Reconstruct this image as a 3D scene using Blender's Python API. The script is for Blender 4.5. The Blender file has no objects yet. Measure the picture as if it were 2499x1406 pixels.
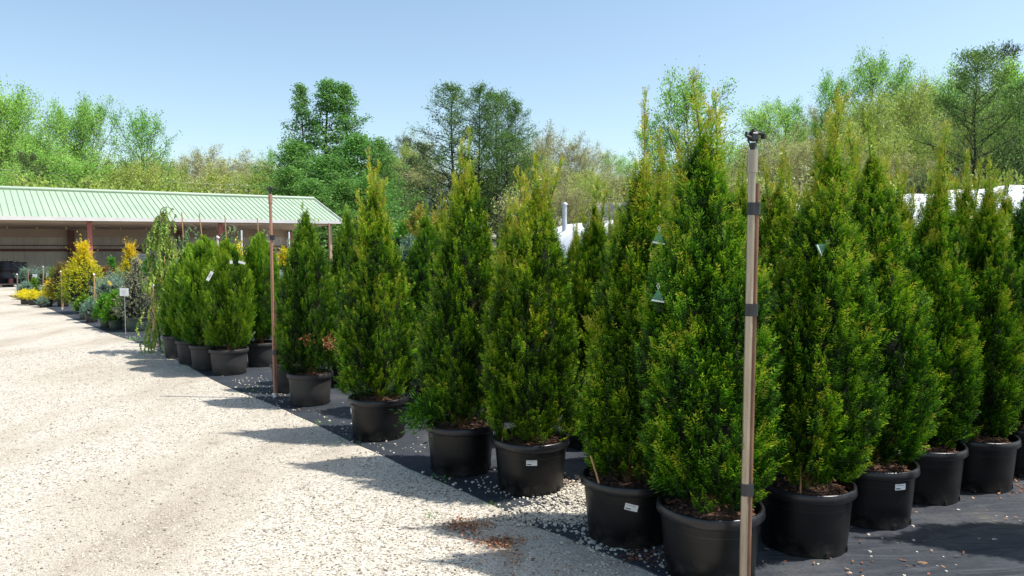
import bpy, math, random
import numpy as np
from mathutils import Vector, Matrix

# ------------------------------------------------------------------ camera, world, sun, exposure
SC = bpy.context.scene
COL = SC.collection
SRC_W, SRC_H, F_PX, CAM_H = 2499.0, 1406.0, 1750.0, 1.65
PITCH = math.radians(2.98)
cam_d = bpy.data.cameras.new('camera'); cam = bpy.data.objects.new('camera', cam_d); COL.objects.link(cam)
cam.location = (0, 0, CAM_H); cam.rotation_euler = (math.radians(90) - PITCH, 0, 0)
cam_d.sensor_width = 36.0; cam_d.lens = F_PX / SRC_W * 36.0
cam_d.clip_start = 0.05; cam_d.clip_end = 3000
SC.camera = cam

SUN_EL, SUN_AZ = math.radians(61), math.radians(-5)      # azimuth measured from +X towards +Y (sun stands right of and a bit behind the camera)
sun_dir = Vector((math.cos(SUN_EL) * math.cos(SUN_AZ), math.cos(SUN_EL) * math.sin(SUN_AZ), math.sin(SUN_EL)))
world = bpy.data.worlds.new('World'); SC.world = world; world.use_nodes = True
wn = world.node_tree; wn.nodes.clear()
sky = wn.nodes.new('ShaderNodeTexSky'); sky.sky_type = 'NISHITA'; sky.sun_disc = False
sky.sun_elevation = SUN_EL; sky.sun_rotation = math.pi / 2 - SUN_AZ
sky.altitude = 200; sky.air_density = 1.0; sky.dust_density = 1.5; sky.ozone_density = .45
bg = wn.nodes.new('ShaderNodeBackground'); bg.inputs['Strength'].default_value = 0.13
wo = wn.nodes.new('ShaderNodeOutputWorld')
tn = wn.nodes.new('ShaderNodeMix'); tn.data_type = 'RGBA'; tn.blend_type = 'MULTIPLY'; tn.inputs[0].default_value = 1; tn.inputs[7].default_value = (1.05, 1.07, 1.0, 1)
wn.links.new(sky.outputs[0], tn.inputs[6]); wn.links.new(tn.outputs[2], bg.inputs[0]); wn.links.new(bg.outputs[0], wo.inputs[0])
sun_l = bpy.data.lights.new('sun', 'SUN'); sun_l.energy = 4.1; sun_l.angle = math.radians(0.5); sun_l.color = (1.0, 0.955, 0.88)
sun_o = bpy.data.objects.new('sun', sun_l); COL.objects.link(sun_o)
sun_o.rotation_euler = sun_dir.to_track_quat('Z', 'Y').to_euler(); sun_o.location = (20, -6, 40)
SC.view_settings.view_transform = 'Standard'; SC.view_settings.look = 'None'
SC.view_settings.exposure = 0.68; SC.view_settings.gamma = 1.0
SC.cycles.max_bounces = 6; SC.cycles.diffuse_bounces = 4; SC.cycles.glossy_bounces = 3
SC.cycles.transparent_max_bounces = 8; SC.cycles.transmission_bounces = 4

# ------------------------------------------------------------------ picture-to-place helpers
CP, SP = math.cos(PITCH), math.sin(PITCH)
def ray(px, py):
    u = (px - SRC_W / 2) / F_PX; v = (SRC_H / 2 - py) / F_PX
    return (u, CP + v * SP, -SP + v * CP)
def ground(px, py, z=0.0):
    r = ray(px, py); s = (z - CAM_H) / r[2]
    return (r[0] * s, r[1] * s)
def at(px, py, Y):
    r = ray(px, py); s = Y / r[1]
    return Vector((r[0] * s, Y, CAM_H + r[2] * s))

# ------------------------------------------------------------------ materials
def new_mat(name):
    m = bpy.data.materials.new(name); m.use_nodes = True
    nt = m.node_tree; nt.nodes.clear()
    o = nt.nodes.new('ShaderNodeOutputMaterial'); p = nt.nodes.new('ShaderNodeBsdfPrincipled')
    nt.links.new(p.outputs[0], o.inputs[0])
    return m, nt, p, o
def N(nt, t, **kw):
    n = nt.nodes.new(t)
    for k, v in kw.items(): setattr(n, k, v)
    return n
def ramp(nt, stops, src=None, interp='LINEAR'):
    r = nt.nodes.new('ShaderNodeValToRGB'); r.color_ramp.interpolation = interp
    el = r.color_ramp.elements
    while len(el) < len(stops): el.new(0.5)
    for e, (p, c) in zip(el, stops):
        e.position = p; e.color = (c[0], c[1], c[2], 1) if not isinstance(c, (int, float)) else (c, c, c, 1)
    if src is not None: nt.links.new(src, r.inputs[0])
    return r
def plain(name, col, rough=0.6, var=0.25, scale=8.0, metal=0.0, bump=0.0, spec=0.5, bscale=None, stretch=None):
    m, nt, p, o = new_mat(name)
    tc = N(nt, 'ShaderNodeTexCoord'); src = tc.outputs['Object']
    if stretch:
        mp = N(nt, 'ShaderNodeMapping'); mp.inputs['Scale'].default_value = stretch
        nt.links.new(src, mp.inputs[0]); src = mp.outputs[0]
    n = N(nt, 'ShaderNodeTexNoise'); n.inputs['Scale'].default_value = scale; n.inputs['Detail'].default_value = 6
    nt.links.new(src, n.inputs['Vector'])
    lo = [c * (1 - var) for c in col]; hi = [min(1, c * (1 + var)) for c in col]
    r = ramp(nt, [(0.3, lo), (0.7, hi)], n.outputs['Fac'])
    nt.links.new(r.outputs[0], p.inputs['Base Color'])
    rr = ramp(nt, [(0.3, max(0, rough - 0.08)), (0.7, min(1, rough + 0.1))], n.outputs['Fac'])
    nt.links.new(rr.outputs[0], p.inputs['Roughness'])
    p.inputs['Metallic'].default_value = metal; p.inputs['Specular IOR Level'].default_value = spec
    if bump:
        b = N(nt, 'ShaderNodeBump'); b.inputs['Strength'].default_value = bump; b.inputs['Distance'].default_value = 0.01
        if bscale:
            n2 = N(nt, 'ShaderNodeTexNoise'); n2.inputs['Scale'].default_value = bscale; n2.inputs['Detail'].default_value = 4
            nt.links.new(src, n2.inputs['Vector']); nt.links.new(n2.outputs['Fac'], b.inputs['Height'])
        else: nt.links.new(n.outputs['Fac'], b.inputs['Height'])
        nt.links.new(b.outputs[0], p.inputs['Normal'])
    return m
def leafmat(name, stops, rough=0.45, trans=0.3, spec=0.35):
    """leaf colour by a per-leaf 'tint' value (kind and age of the shoot; on thuja also painted shade and highlights), part of the light passes through"""
    m, nt, p, o = new_mat(name)
    a = N(nt, 'ShaderNodeAttribute'); a.attribute_name = 'tint'
    oi = N(nt, 'ShaderNodeObjectInfo')
    r = ramp(nt, stops, a.outputs['Fac'])
    h = N(nt, 'ShaderNodeHueSaturation')
    mr = N(nt, 'ShaderNodeMapRange'); mr.inputs['To Min'].default_value = 0.488; mr.inputs['To Max'].default_value = 0.506
    nt.links.new(oi.outputs['Random'], mr.inputs[0]); nt.links.new(mr.outputs[0], h.inputs['Hue'])
    nt.links.new(r.outputs[0], h.inputs['Color']); nt.links.new(h.outputs[0], p.inputs['Base Color'])
    p.inputs['Roughness'].default_value = rough; p.inputs['Specular IOR Level'].default_value = spec
    t = N(nt, 'ShaderNodeBsdfTranslucent'); nt.links.new(h.outputs[0], t.inputs[0])
    mx = N(nt, 'ShaderNodeMixShader'); mx.inputs[0].default_value = trans
    nt.links.new(p.outputs[0], mx.inputs[1]); nt.links.new(t.outputs[0], mx.inputs[2]); nt.links.new(mx.outputs[0], o.inputs[0])
    return m
M = {}
M['thuja'] = leafmat('thuja_foliage', [(0, (.004, .018, .002)), (.28, (.018, .066, .003)), (.50, (.066, .195, .005)), (.72, (.20, .40, .010)), (.93, (.44, .54, .03)), (1, (.46, .42, .04))], .42, .17, .27)  # dark stops also paint shade between sprays, light ones the highlights
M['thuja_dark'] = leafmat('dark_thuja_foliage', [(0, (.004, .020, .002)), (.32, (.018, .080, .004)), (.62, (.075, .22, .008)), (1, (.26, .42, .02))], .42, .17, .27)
M['thuja_gold'] = leafmat('golden_foliage', [(0, (.07, .15, .008)), (.3, (.28, .34, .01)), (.55, (.62, .60, .015)), (1, (.88, .66, .03))], .5, .3)
M['gold_cover'] = leafmat('golden_mound_foliage', [(0, (.35, .38, .01)), (.5, (.80, .68, .015)), (1, (.9, .75, .03))], .5, .3)
M['bronze'] = leafmat('bronze_green_foliage', [(0, (.035, .06, .012)), (.5, (.12, .12, .02)), (.85, (.26, .15, .03)), (1, (.35, .12, .03))], .5, .25)
M['bright'] = leafmat('bright_green_leaves', [(0, (.03, .13, .008)), (.5, (.08, .28, .012)), (1, (.16, .38, .025))], .4, .35)
M['spruce'] = leafmat('blue_spruce_needles', [(0, (.06, .09, .06)), (.5, (.19, .22, .13)), (1, (.42, .40, .25))], .6, .1)
M['juniper'] = leafmat('blue_juniper_needles', [(0, (.05, .12, .07)), (.5, (.14, .25, .17)), (1, (.30, .40, .30))], .6, .15)
M['weeping'] = leafmat('weeping_cedar_foliage', [(0, (.07, .18, .03)), (.5, (.25, .40, .06)), (1, (.56, .64, .14))], .5, .25)
M['weeping_blue'] = leafmat('weeping_blue_foliage', [(0, (.06, .16, .07)), (.5, (.19, .34, .14)), (1, (.40, .50, .22))], .5, .25)
M['spring'] = leafmat('spring_leaves', [(0, (.15, .36, .05)), (.5, (.31, .62, .10)), (1, (.56, .80, .22))], .5, .5)
M['spring_pale'] = leafmat('pale_spring_leaves', [(0, (.25, .36, .06)), (.5, (.44, .56, .12)), (1, (.62, .66, .22))], .5, .45)
M['bud'] = leafmat('budding_leaves', [(0, (.36, .31, .17)), (.5, (.52, .54, .22)), (1, (.60, .70, .24))], .6, .35)
M['cypress'] = leafmat('feathery_cypress_foliage', [(0, (.05, .13, .03)), (.5, (.13, .27, .05)), (1, (.26, .42, .09))], .5, .4)
M['dense'] = leafmat('dense_tree_leaves', [(0, (.05, .16, .03)), (.5, (.13, .33, .06)), (1, (.26, .48, .10))], .5, .4)
M['pine'] = leafmat('pine_needles', [(0, (.025, .05, .018)), (.5, (.07, .11, .04)), (1, (.15, .18, .07))], .6, .15)
M['maple'] = leafmat('young_maple_leaves', [(0, (.10, .20, .02)), (.5, (.26, .32, .03)), (1, (.42, .34, .06))], .5, .4)
M['dry_leaf'] = leafmat('dry_leaves', [(0, (.12, .035, .015)), (.5, (.32, .115, .05)), (1, (.60, .38, .20))], .7, .1)
M['core'] = plain('crown_shade', (.008, .009, .004), .9, .4, 12, bump=.3)  # near-black colour stands in for the shade inside the crowns
M['bark_red'] = plain('thuja_bark', (.20, .085, .035), .85, .35, 30, stretch=(1, 1, .2), bump=.4)
M['bark'] = plain('tree_bark', (.085, .066, .052), .9, .35, 3, stretch=(1, 1, .3))
M['bark_dark'] = plain('dark_tree_bark', (.035, .028, .024), .9, .35, 3, stretch=(1, 1, .3))
M['bark_pale'] = plain('pale_tree_bark', (.20, .165, .13), .9, .3, 3, stretch=(1, 1, .3))
M['twig_grey'] = plain('cedar_stem', (.19, .15, .12), .85, .3, 14, stretch=(1, 1, .2))
M['bamboo'] = plain('bamboo_cane', (.42, .25, .11), .55, .25, 20, stretch=(1, 1, .15))
M['pot'] = plain('black_plastic', (.006, .006, .0066), .36, .25, 5, bump=.06, bscale=220, spec=.34)
M['pot_rim'] = plain('black_plastic_rim', (.015, .015, .018), .32, .2, 6, bump=.05, bscale=150, spec=.45)
M['pot_grey'] = plain('dusty_dark_plastic', (.036, .034, .033), .55, .25, 5, bump=.06, bscale=150, spec=.35)
M['pot_green'] = plain('green_plastic', (.060, .085, .060), .5, .2, 5, spec=.35)
M['pot_tan'] = plain('faded_brown_plastic', (.19, .15, .12), .6, .2, 5, spec=.3)
M['soil'] = plain('bark_mulch', (.085, .043, .026), .95, .6, 45, bump=1.0)
M['chip'] = plain('bark_chips', (.20, .10, .055), .9, .5, 30)
M['white'] = plain('white_plastic', (.78, .78, .76), .4, .04, 10)
M['pvc_tan'] = plain('weathered_pvc_pipe', (.36, .27, .19), .42, .16, 4, stretch=(8, 8, .6))
M['pipe_steel'] = plain('galvanised_pipe', (.36, .30, .235), .34, .25, 6, metal=.6, stretch=(8, 8, .7))
M['pipe_rust'] = plain('rusty_pipe', (.17, .085, .05), .7, .45, 14, bump=.3, stretch=(3, 3, .5))
M['pipe_red'] = plain('red_brown_pipe', (.36, .175, .115), .5, .2, 4, stretch=(8, 8, .6))
M['tape'] = plain('black_tape', (.022, .023, .028), .38, .25, 30, bump=.3)
M['black'] = plain('black_nozzle_plastic', (.012, .012, .012), .35, .3, 30)
M['brass'] = plain('brass', (.45, .30, .10), .35, .2, 20, metal=.8)
M['gutter'] = plain('gutter_metal', (.62, .60, .58), .45, .06, 2)
M['red_steel'] = plain('red_primed_steel', (.30, .085, .07), .55, .18, 2)
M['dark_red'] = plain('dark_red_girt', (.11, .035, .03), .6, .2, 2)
M['ceiling'] = plain('underside_sheeting', (.36, .28, .21), .8, .14, .6)
M['slab'] = plain('concrete_slab', (.46, .44, .41), .85, .15, 1.5)
M['wood'] = plain('pallet_wood', (.22, .17, .13), .85, .3, 3)
M['sack'] = plain('bagged_goods', (.50, .52, .56), .45, .2, 4)
M['drum'] = plain('drum_plastic', (.012, .014, .022), .35, .3, 4)
M['grey_roof'] = plain('grey_shingles', (.30, .28, .275), .85, .12, 3)
M['siding'] = plain('pale_siding', (.55, .50, .46), .7, .08, 1)
M['steel'] = plain('steel', (.50, .51, .53), .4, .12, 4, metal=.5)
M['pole_wood'] = plain('pole_wood', (.42, .33, .20), .8, .15, 3)
M['wire'] = plain('wire', (.62, .60, .52), .5, .1, 1)
M['blue_tag'] = plain('pale_blue_plastic', (.30, .58, .62), .3, .1, 10)
M['yellow_tag'] = plain('yellow_plastic', (.75, .52, .05), .4, .1, 10)

def add_dust(m, top=.16, col=(.11, .095, .075)):
    nt = m.node_tree; p = [n for n in nt.nodes if n.type == 'BSDF_PRINCIPLED'][0]; l = p.inputs['Base Color'].links[0]; src = l.from_socket
    tc = N(nt, 'ShaderNodeTexCoord'); sp = N(nt, 'ShaderNodeSeparateXYZ'); nt.links.new(tc.outputs['Object'], sp.inputs[0])
    n = N(nt, 'ShaderNodeTexNoise'); n.inputs['Scale'].default_value = 16; n.inputs['Detail'].default_value = 8; n.inputs['Roughness'].default_value = .7; nt.links.new(tc.outputs['Object'], n.inputs['Vector'])
    mr = N(nt, 'ShaderNodeMapRange'); mr.inputs['From Min'].default_value = 0; mr.inputs['From Max'].default_value = top; mr.inputs['To Min'].default_value = .30; mr.inputs['To Max'].default_value = 0; nt.links.new(sp.outputs[2], mr.inputs[0])
    ad = N(nt, 'ShaderNodeMath', operation='ADD'); nt.links.new(mr.outputs[0], ad.inputs[0]); nt.links.new(n.outputs['Fac'], ad.inputs[1])
    r = ramp(nt, [(.62, 0), (.98, .5)], ad.outputs[0])
    mx = N(nt, 'ShaderNodeMix', data_type='RGBA'); nt.links.new(r.outputs[0], mx.inputs[0]); nt.links.new(src, mx.inputs[6]); mx.inputs[7].default_value = (*col, 1)
    nt.links.new(mx.outputs[2], p.inputs['Base Color'])
for k_ in ('pot', 'pot_grey', 'pot_green'): add_dust(M[k_])
# green standing-seam sheet
def roof_mat():
    m, nt, p, o = new_mat('pale_green_roof_sheet')
    tc = N(nt, 'ShaderNodeTexCoord'); n = N(nt, 'ShaderNodeTexNoise'); n.inputs['Scale'].default_value = .6; n.inputs['Detail'].default_value = 5
    nt.links.new(tc.outputs['Object'], n.inputs['Vector'])
    r = ramp(nt, [(.3, (.30, .39, .285)), (.7, (.36, .45, .335))], n.outputs['Fac'])
    nt.links.new(r.outputs[0], p.inputs['Base Color']); p.inputs['Roughness'].default_value = .5
    return m
M['roof'] = roof_mat()
M['roof_seam'] = plain('roof_seam', (.24, .34, .24), .5, .1, 2)
def wall_mat():
    m, nt, p, o = new_mat('beige_ribbed_sheet')
    tc = N(nt, 'ShaderNodeTexCoord'); n = N(nt, 'ShaderNodeTexNoise'); n.inputs['Scale'].default_value = 1.2; n.inputs['Detail'].default_value = 5
    mp = N(nt, 'ShaderNodeMapping'); mp.inputs['Scale'].default_value = (1, 1, .25)
    nt.links.new(tc.outputs['Object'], mp.inputs[0]); nt.links.new(mp.outputs[0], n.inputs['Vector'])
    r = ramp(nt, [(.3, (.38, .35, .31)), (.7, (.50, .465, .415))], n.outputs['Fac'])
    nt.links.new(r.outputs[0], p.inputs['Base Color']); p.inputs['Roughness'].default_value = .6
    return m
M['wallsheet'] = wall_mat()
def poly_mat():
    m, nt, p, o = new_mat('white_greenhouse_film')
    p.inputs['Base Color'].default_value = (.80, .81, .83, 1); p.inputs['Roughness'].default_value = .35
    n = N(nt, 'ShaderNodeTexNoise'); n.inputs['Scale'].default_value = .8
    b = N(nt, 'ShaderNodeBump'); b.inputs['Strength'].default_value = .15; b.inputs['Distance'].default_value = .02
    nt.links.new(n.outputs['Fac'], b.inputs['Height']); nt.links.new(b.outputs[0], p.inputs['Normal'])
    return m
M['poly'] = poly_mat()
def tag_mat():
    m, nt, p, o = new_mat('clear_green_plastic')
    p.inputs['Base Color'].default_value = (.30, .62, .46, 1); p.inputs['Roughness'].default_value = .12
    tr = N(nt, 'ShaderNodeBsdfTransparent'); tr.inputs[0].default_value = (.80, .95, .88, 1)
    mx = N(nt, 'ShaderNodeMixShader'); mx.inputs[0].default_value = .20
    nt.links.new(tr.outputs[0], mx.inputs[1]); nt.links.new(p.outputs[0], mx.inputs[2]); nt.links.new(mx.outputs[0], o.inputs[0])
    return m
M['tag_clear'] = tag_mat()
def gravel_mat():
    m, nt, p, o = new_mat('crushed_limestone')
    tc = N(nt, 'ShaderNodeTexCoord'); P = tc.outputs['Object']
    v1 = N(nt, 'ShaderNodeTexVoronoi'); v1.inputs['Scale'].default_value = 82; nt.links.new(P, v1.inputs['Vector'])
    v2 = N(nt, 'ShaderNodeTexVoronoi'); v2.inputs['Scale'].default_value = 170; nt.links.new(P, v2.inputs['Vector'])
    big = N(nt, 'ShaderNodeTexNoise'); big.inputs['Scale'].default_value = .42; big.inputs['Detail'].default_value = 7; big.inputs['Roughness'].default_value = .62
    mpb = N(nt, 'ShaderNodeMapping'); mpb.inputs['Rotation'].default_value = (0, 0, math.radians(38)); mpb.inputs['Scale'].default_value = (1.5, .45, 1)
    nt.links.new(P, mpb.inputs[0]); nt.links.new(mpb.outputs[0], big.inputs['Vector'])
    mid = N(nt, 'ShaderNodeTexNoise'); mid.inputs['Scale'].default_value = 5; mid.inputs['Detail'].default_value = 8; mid.inputs['Roughness'].default_value = .75; nt.links.new(P, mid.inputs['Vector'])
    sep = N(nt, 'ShaderNodeSeparateColor'); nt.links.new(v1.outputs['Color'], sep.inputs[0])
    stone = ramp(nt, [(0, (.10, .088, .07)), (.10, (.24, .21, .165)), (.24, (.42, .38, .32)), (.65, (.56, .515, .44)), (1, (.68, .64, .57))], sep.outputs[0])
    sep2 = N(nt, 'ShaderNodeSeparateColor'); nt.links.new(v2.outputs['Color'], sep2.inputs[0])
    fine = ramp(nt, [(0, (.26, .23, .19)), (.18, (.46, .415, .35)), (1, (.59, .54, .47))], sep2.outputs[1])
    # compacted fines in the wheel tracks, loose stone elsewhere
    fac = ramp(nt, [(.42, 0), (.58, 1)], big.outputs['Fac'])
    mix = N(nt, 'ShaderNodeMix', data_type='RGBA'); nt.links.new(fac.outputs[0], mix.inputs[0]); nt.links.new(fine.outputs[0], mix.inputs[6]); nt.links.new(stone.outputs[0], mix.inputs[7])
    dirt = ramp(nt, [(.34, (.58, .55, .50)), (.43, (.84, .82, .79)), (.53, (1, 1, 1))], big.outputs['Fac'])
    mul = N(nt, 'ShaderNodeMix', data_type='RGBA', blend_type='MULTIPLY'); mul.inputs[0].default_value = 1
    nt.links.new(mix.outputs[2], mul.inputs[6]); nt.links.new(dirt.outputs[0], mul.inputs[7])
    dirt2 = ramp(nt, [(.30, (.55, .53, .49)), (.46, (1, 1, 1))], mid.outputs['Fac'])
    mul2 = N(nt, 'ShaderNodeMix', data_type='RGBA', blend_type='MULTIPLY'); mul2.inputs[0].default_value = .8
    nt.links.new(mul.outputs[2], mul2.inputs[6]); nt.links.new(dirt2.outputs[0], mul2.inputs[7])
    nt.links.new(mul2.outputs[2], p.inputs['Base Color']); p.inputs['Roughness'].default_value = .9; p.inputs['Specular IOR Level'].default_value = .2
    b1 = N(nt, 'ShaderNodeBump'); b1.invert = True; b1.inputs['Strength'].default_value = .7; b1.inputs['Distance'].default_value = .010
    nt.links.new(v1.outputs['Distance'], b1.inputs['Height'])
    b2 = N(nt, 'ShaderNodeBump'); b2.inputs['Strength'].default_value = .35; b2.inputs['Distance'].default_value = .03
    nt.links.new(mid.outputs['Fac'], b2.inputs['Height']); nt.links.new(b1.outputs[0], b2.inputs['Normal']); nt.links.new(b2.outputs[0], p.inputs['Normal'])
    return m
M['gravel'] = gravel_mat()
def stone_mat():
    m, nt, p, o = new_mat('loose_limestone')
    a = N(nt, 'ShaderNodeAttribute'); a.attribute_name = 'tint'
    r = ramp(nt, [(0, (.10, .085, .065)), (.2, (.30, .265, .21)), (.45, (.50, .455, .375)), (1, (.68, .64, .55))], a.outputs['Fac'])
    nt.links.new(r.outputs[0], p.inputs['Base Color']); p.inputs['Roughness'].default_value = .85
    return m
M['stone'] = stone_mat()
def fabric_mat():
    m, nt, p, o = new_mat('woven_black_ground_cloth')
    tc = N(nt, 'ShaderNodeTexCoord'); P = tc.outputs['Object']
    n = N(nt, 'ShaderNodeTexNoise'); n.inputs['Scale'].default_value = 1.1; n.inputs['Detail'].default_value = 8; n.inputs['Roughness'].default_value = .65; nt.links.new(P, n.inputs['Vector'])
    dusty = ramp(nt, [(.35, (.024, .029, .038)), (.52, (.038, .044, .055)), (.62, (.062, .066, .072)), (.74, (.13, .115, .085))], n.outputs['Fac'])
    w = N(nt, 'ShaderNodeTexChecker'); w.inputs['Scale'].default_value = 260; nt.links.new(P, w.inputs['Vector'])
    f = N(nt, 'ShaderNodeTexNoise'); f.inputs['Scale'].default_value = 60; f.inputs['Detail'].default_value = 4; nt.links.new(P, f.inputs['Vector'])
    fr = ramp(nt, [(.3, (.75, .75, .76)), (.7, (1.2, 1.2, 1.2))], f.outputs['Fac'])
    mul = N(nt, 'ShaderNodeMix', data_type='RGBA', blend_type='MULTIPLY'); mul.inputs[0].default_value = 1
    nt.links.new(dusty.outputs[0], mul.inputs[6]); nt.links.new(fr.outputs[0], mul.inputs[7])
    nt.links.new(mul.outputs[2], p.inputs['Base Color']); p.inputs['Roughness'].default_value = .62; p.inputs['Specular IOR Level'].default_value = .35
    b = N(nt, 'ShaderNodeBump'); b.inputs['Strength'].default_value = .6; b.inputs['Distance'].default_value = .05
    wv = N(nt, 'ShaderNodeTexNoise'); wv.inputs['Scale'].default_value = 3.5; wv.inputs['Detail'].default_value = 3; wv.inputs['Distortion'].default_value = 1.2
    mpw = N(nt, 'ShaderNodeMapping'); mpw.inputs['Rotation'].default_value = (0, 0, .6); mpw.inputs['Scale'].default_value = (.35, 1.6, 1)
    nt.links.new(P, mpw.inputs[0]); nt.links.new(mpw.outputs[0], wv.inputs['Vector'])
    nt.links.new(wv.outputs['Fac'], b.inputs['Height']); nt.links.new(b.outputs[0], p.inputs['Normal'])
    return m
M['fabric'] = fabric_mat()
def ground_mat():
    m, nt, p, o = new_mat('rough_grass_and_leaf_litter')
    tc = N(nt, 'ShaderNodeTexCoord'); P = tc.outputs['Object']
    n = N(nt, 'ShaderNodeTexNoise'); n.inputs['Scale'].default_value = .25; n.inputs['Detail'].default_value = 10; n.inputs['Roughness'].default_value = .7; nt.links.new(P, n.inputs['Vector'])
    r = ramp(nt, [(.3, (.06, .11, .025)), (.5, (.13, .13, .06)), (.7, (.20, .16, .10))], n.outputs['Fac'])
    nt.links.new(r.outputs[0], p.inputs['Base Color']); p.inputs['Roughness'].default_value = .95
    return m
M['ground'] = ground_mat()

# ------------------------------------------------------------------ mesh helpers
class MB:
    """collects shapes for ONE mesh"""
    def __init__(s): s.v = []; s.f = []; s.n = 0; s.m = []; s.sm = []; s.t = []
    def add(s, V, F, mi=0, smooth=False, tint=0.0):
        V = np.asarray(V, float).reshape(-1, 3); s.v.append(V)
        F = [tuple(i + s.n for i in f) for f in F]
        s.f += F; s.n += len(V); s.m += [mi] * len(F); s.sm += [smooth] * len(F); s.t += [tint] * len(F)
        return s
    def box(s, c, d, rz=0.0, mi=0, bev=0.0):
        x, y, z = [q / 2 for q in d]; b = min(bev, x * .9, y * .9, z * .9)
        if b <= 0:
            V = [(i * x, j * y, k * z) for k in (-1, 1) for j in (-1, 1) for i in (-1, 1)]
            F = [(0, 2, 3, 1), (4, 5, 7, 6), (0, 1, 5, 4), (2, 6, 7, 3), (0, 4, 6, 2), (1, 3, 7, 5)]
        else:                                   # chamfered box: four rings
            def ring(hx, hy, z_): return [(-hx + b, -hy, z_), (hx - b, -hy, z_), (hx, -hy + b, z_), (hx, hy - b, z_), (hx - b, hy, z_), (-hx + b, hy, z_), (-hx, hy - b, z_), (-hx, -hy + b, z_)]
            R = [ring(x - b * .7, y - b * .7, -z), ring(x, y, -z + b), ring(x, y, z - b), ring(x - b * .7, y - b * .7, z)]
            V = [p for r in R for p in r]
            F = [tuple(range(7, -1, -1)), tuple(range(24, 32))]
            for k in range(3):
                for i in range(8):
                    j = (i + 1) % 8; F.append((k * 8 + i, k * 8 + j, k * 8 + 8 + j, k * 8 + 8 + i))
        V = np.array(V); ca, sa = math.cos(rz), math.sin(rz)
        V = np.stack([V[:, 0] * ca - V[:, 1] * sa, V[:, 0] * sa + V[:, 1] * ca, V[:, 2]], 1) + np.array(c)
        return s.add(V, F, mi)
    def tube(s, path, rad, n=8, mi=0, cap=True, smooth=True):
        P = np.array([tuple(p) for p in path], float); k = len(P)
        R = np.full(k, rad) if np.isscalar(rad) else np.array(rad, float)
        T = np.gradient(P, axis=0); T /= np.linalg.norm(T, axis=1)[:, None] + 1e-9
        ref = np.array([0, 1, 0.]) if abs(T[0][1]) < .8 else np.array([1, 0, 0.])
        A = np.cross(T, ref); A /= np.linalg.norm(A, axis=1)[:, None] + 1e-9; B = np.cross(T, A)
        a = np.arange(n) / n * 2 * np.pi
        V = P[:, None] + R[:, None, None] * (A[:, None] * np.cos(a)[None, :, None] + B[:, None] * np.sin(a)[None, :, None])
        F = [(i * n + j, i * n + (j + 1) % n, (i + 1) * n + (j + 1) % n, (i + 1) * n + j) for i in range(k - 1) for j in range(n)]
        s.add(V.reshape(-1, 3), F, mi, smooth)
        if cap:
            s.add(V[0], [tuple(range(n))], mi); s.add(V[-1], [tuple(range(n - 1, -1, -1))], mi)
        return s
    def lathe(s, prof, n=32, mi=0, c=(0, 0, 0), smooth=True):
        a = np.arange(n) / n * 2 * np.pi; V = []
        for r, z in prof: V += [(c[0] + r * math.cos(q), c[1] + r * math.sin(q), c[2] + z) for q in a]
        k = len(prof)
        F = [(i * n + j, i * n + (j + 1) % n, (i + 1) * n + (j + 1) % n, (i + 1) * n + j) for i in range(k - 1) for j in range(n)]
        return s.add(V, F, mi, smooth)
    def build(s, name, mats, parent=None, loc=None):
        me = bpy.data.meshes.new(name); me.from_pydata(np.concatenate(s.v).tolist(), [], s.f)
        me.polygons.foreach_set('material_index', s.m); me.polygons.foreach_set('use_smooth', s.sm)
        for m in (mats if isinstance(mats, (list, tuple)) else [mats]): me.materials.append(m)
        me.update(); return link(name, me, parent, loc)
def link(name, me, parent=None, loc=None):
    o = bpy.data.objects.new(name, me); COL.objects.link(o)
    if parent is not None: o.parent = parent
    if loc is not None: o.location = loc
    return o
def quad_mesh(name, Q, tint, mats, mi=None, extra=None):
    """Q (N,4,3) loose quads with a per-face tint; extra = (verts, quads(M,4), mi) appended"""
    V = Q.reshape(-1, 3); nq = len(Q); idx = np.arange(nq * 4).reshape(-1, 4)
    mi = np.zeros(nq, int) if mi is None else np.asarray(mi); tint = np.asarray(tint, float)
    for ex in (extra or []):
        ev, ef, em = ex
        idx = np.concatenate([idx, np.asarray(ef) + len(V)]); V = np.concatenate([V, ev])
        mi = np.concatenate([mi, np.full(len(ef), em)]); tint = np.concatenate([tint, np.full(len(ef), .3)])
    me = bpy.data.meshes.new(name)
    me.vertices.add(len(V)); me.vertices.foreach_set('co', V.astype(np.float32).ravel())
    me.loops.add(idx.size); me.loops.foreach_set('vertex_index', idx.astype(np.int32).ravel())
    me.polygons.add(len(idx)); me.polygons.foreach_set('loop_start', (np.arange(len(idx)) * 4).astype(np.int32))
    me.polygons.foreach_set('loop_total', np.full(len(idx), 4, np.int32))
    me.polygons.foreach_set('material_index', mi.astype(np.int32))
    a = me.attributes.new('tint', 'FLOAT', 'FACE'); a.data.foreach_set('value', np.clip(tint, 0, 1).astype(np.float32))
    for m in mats: me.materials.append(m)
    me.update(calc_edges=True); me.validate()
    return me
def nrm(A): return A / (np.linalg.norm(A, axis=-1, keepdims=True) + 1e-9)
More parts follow.
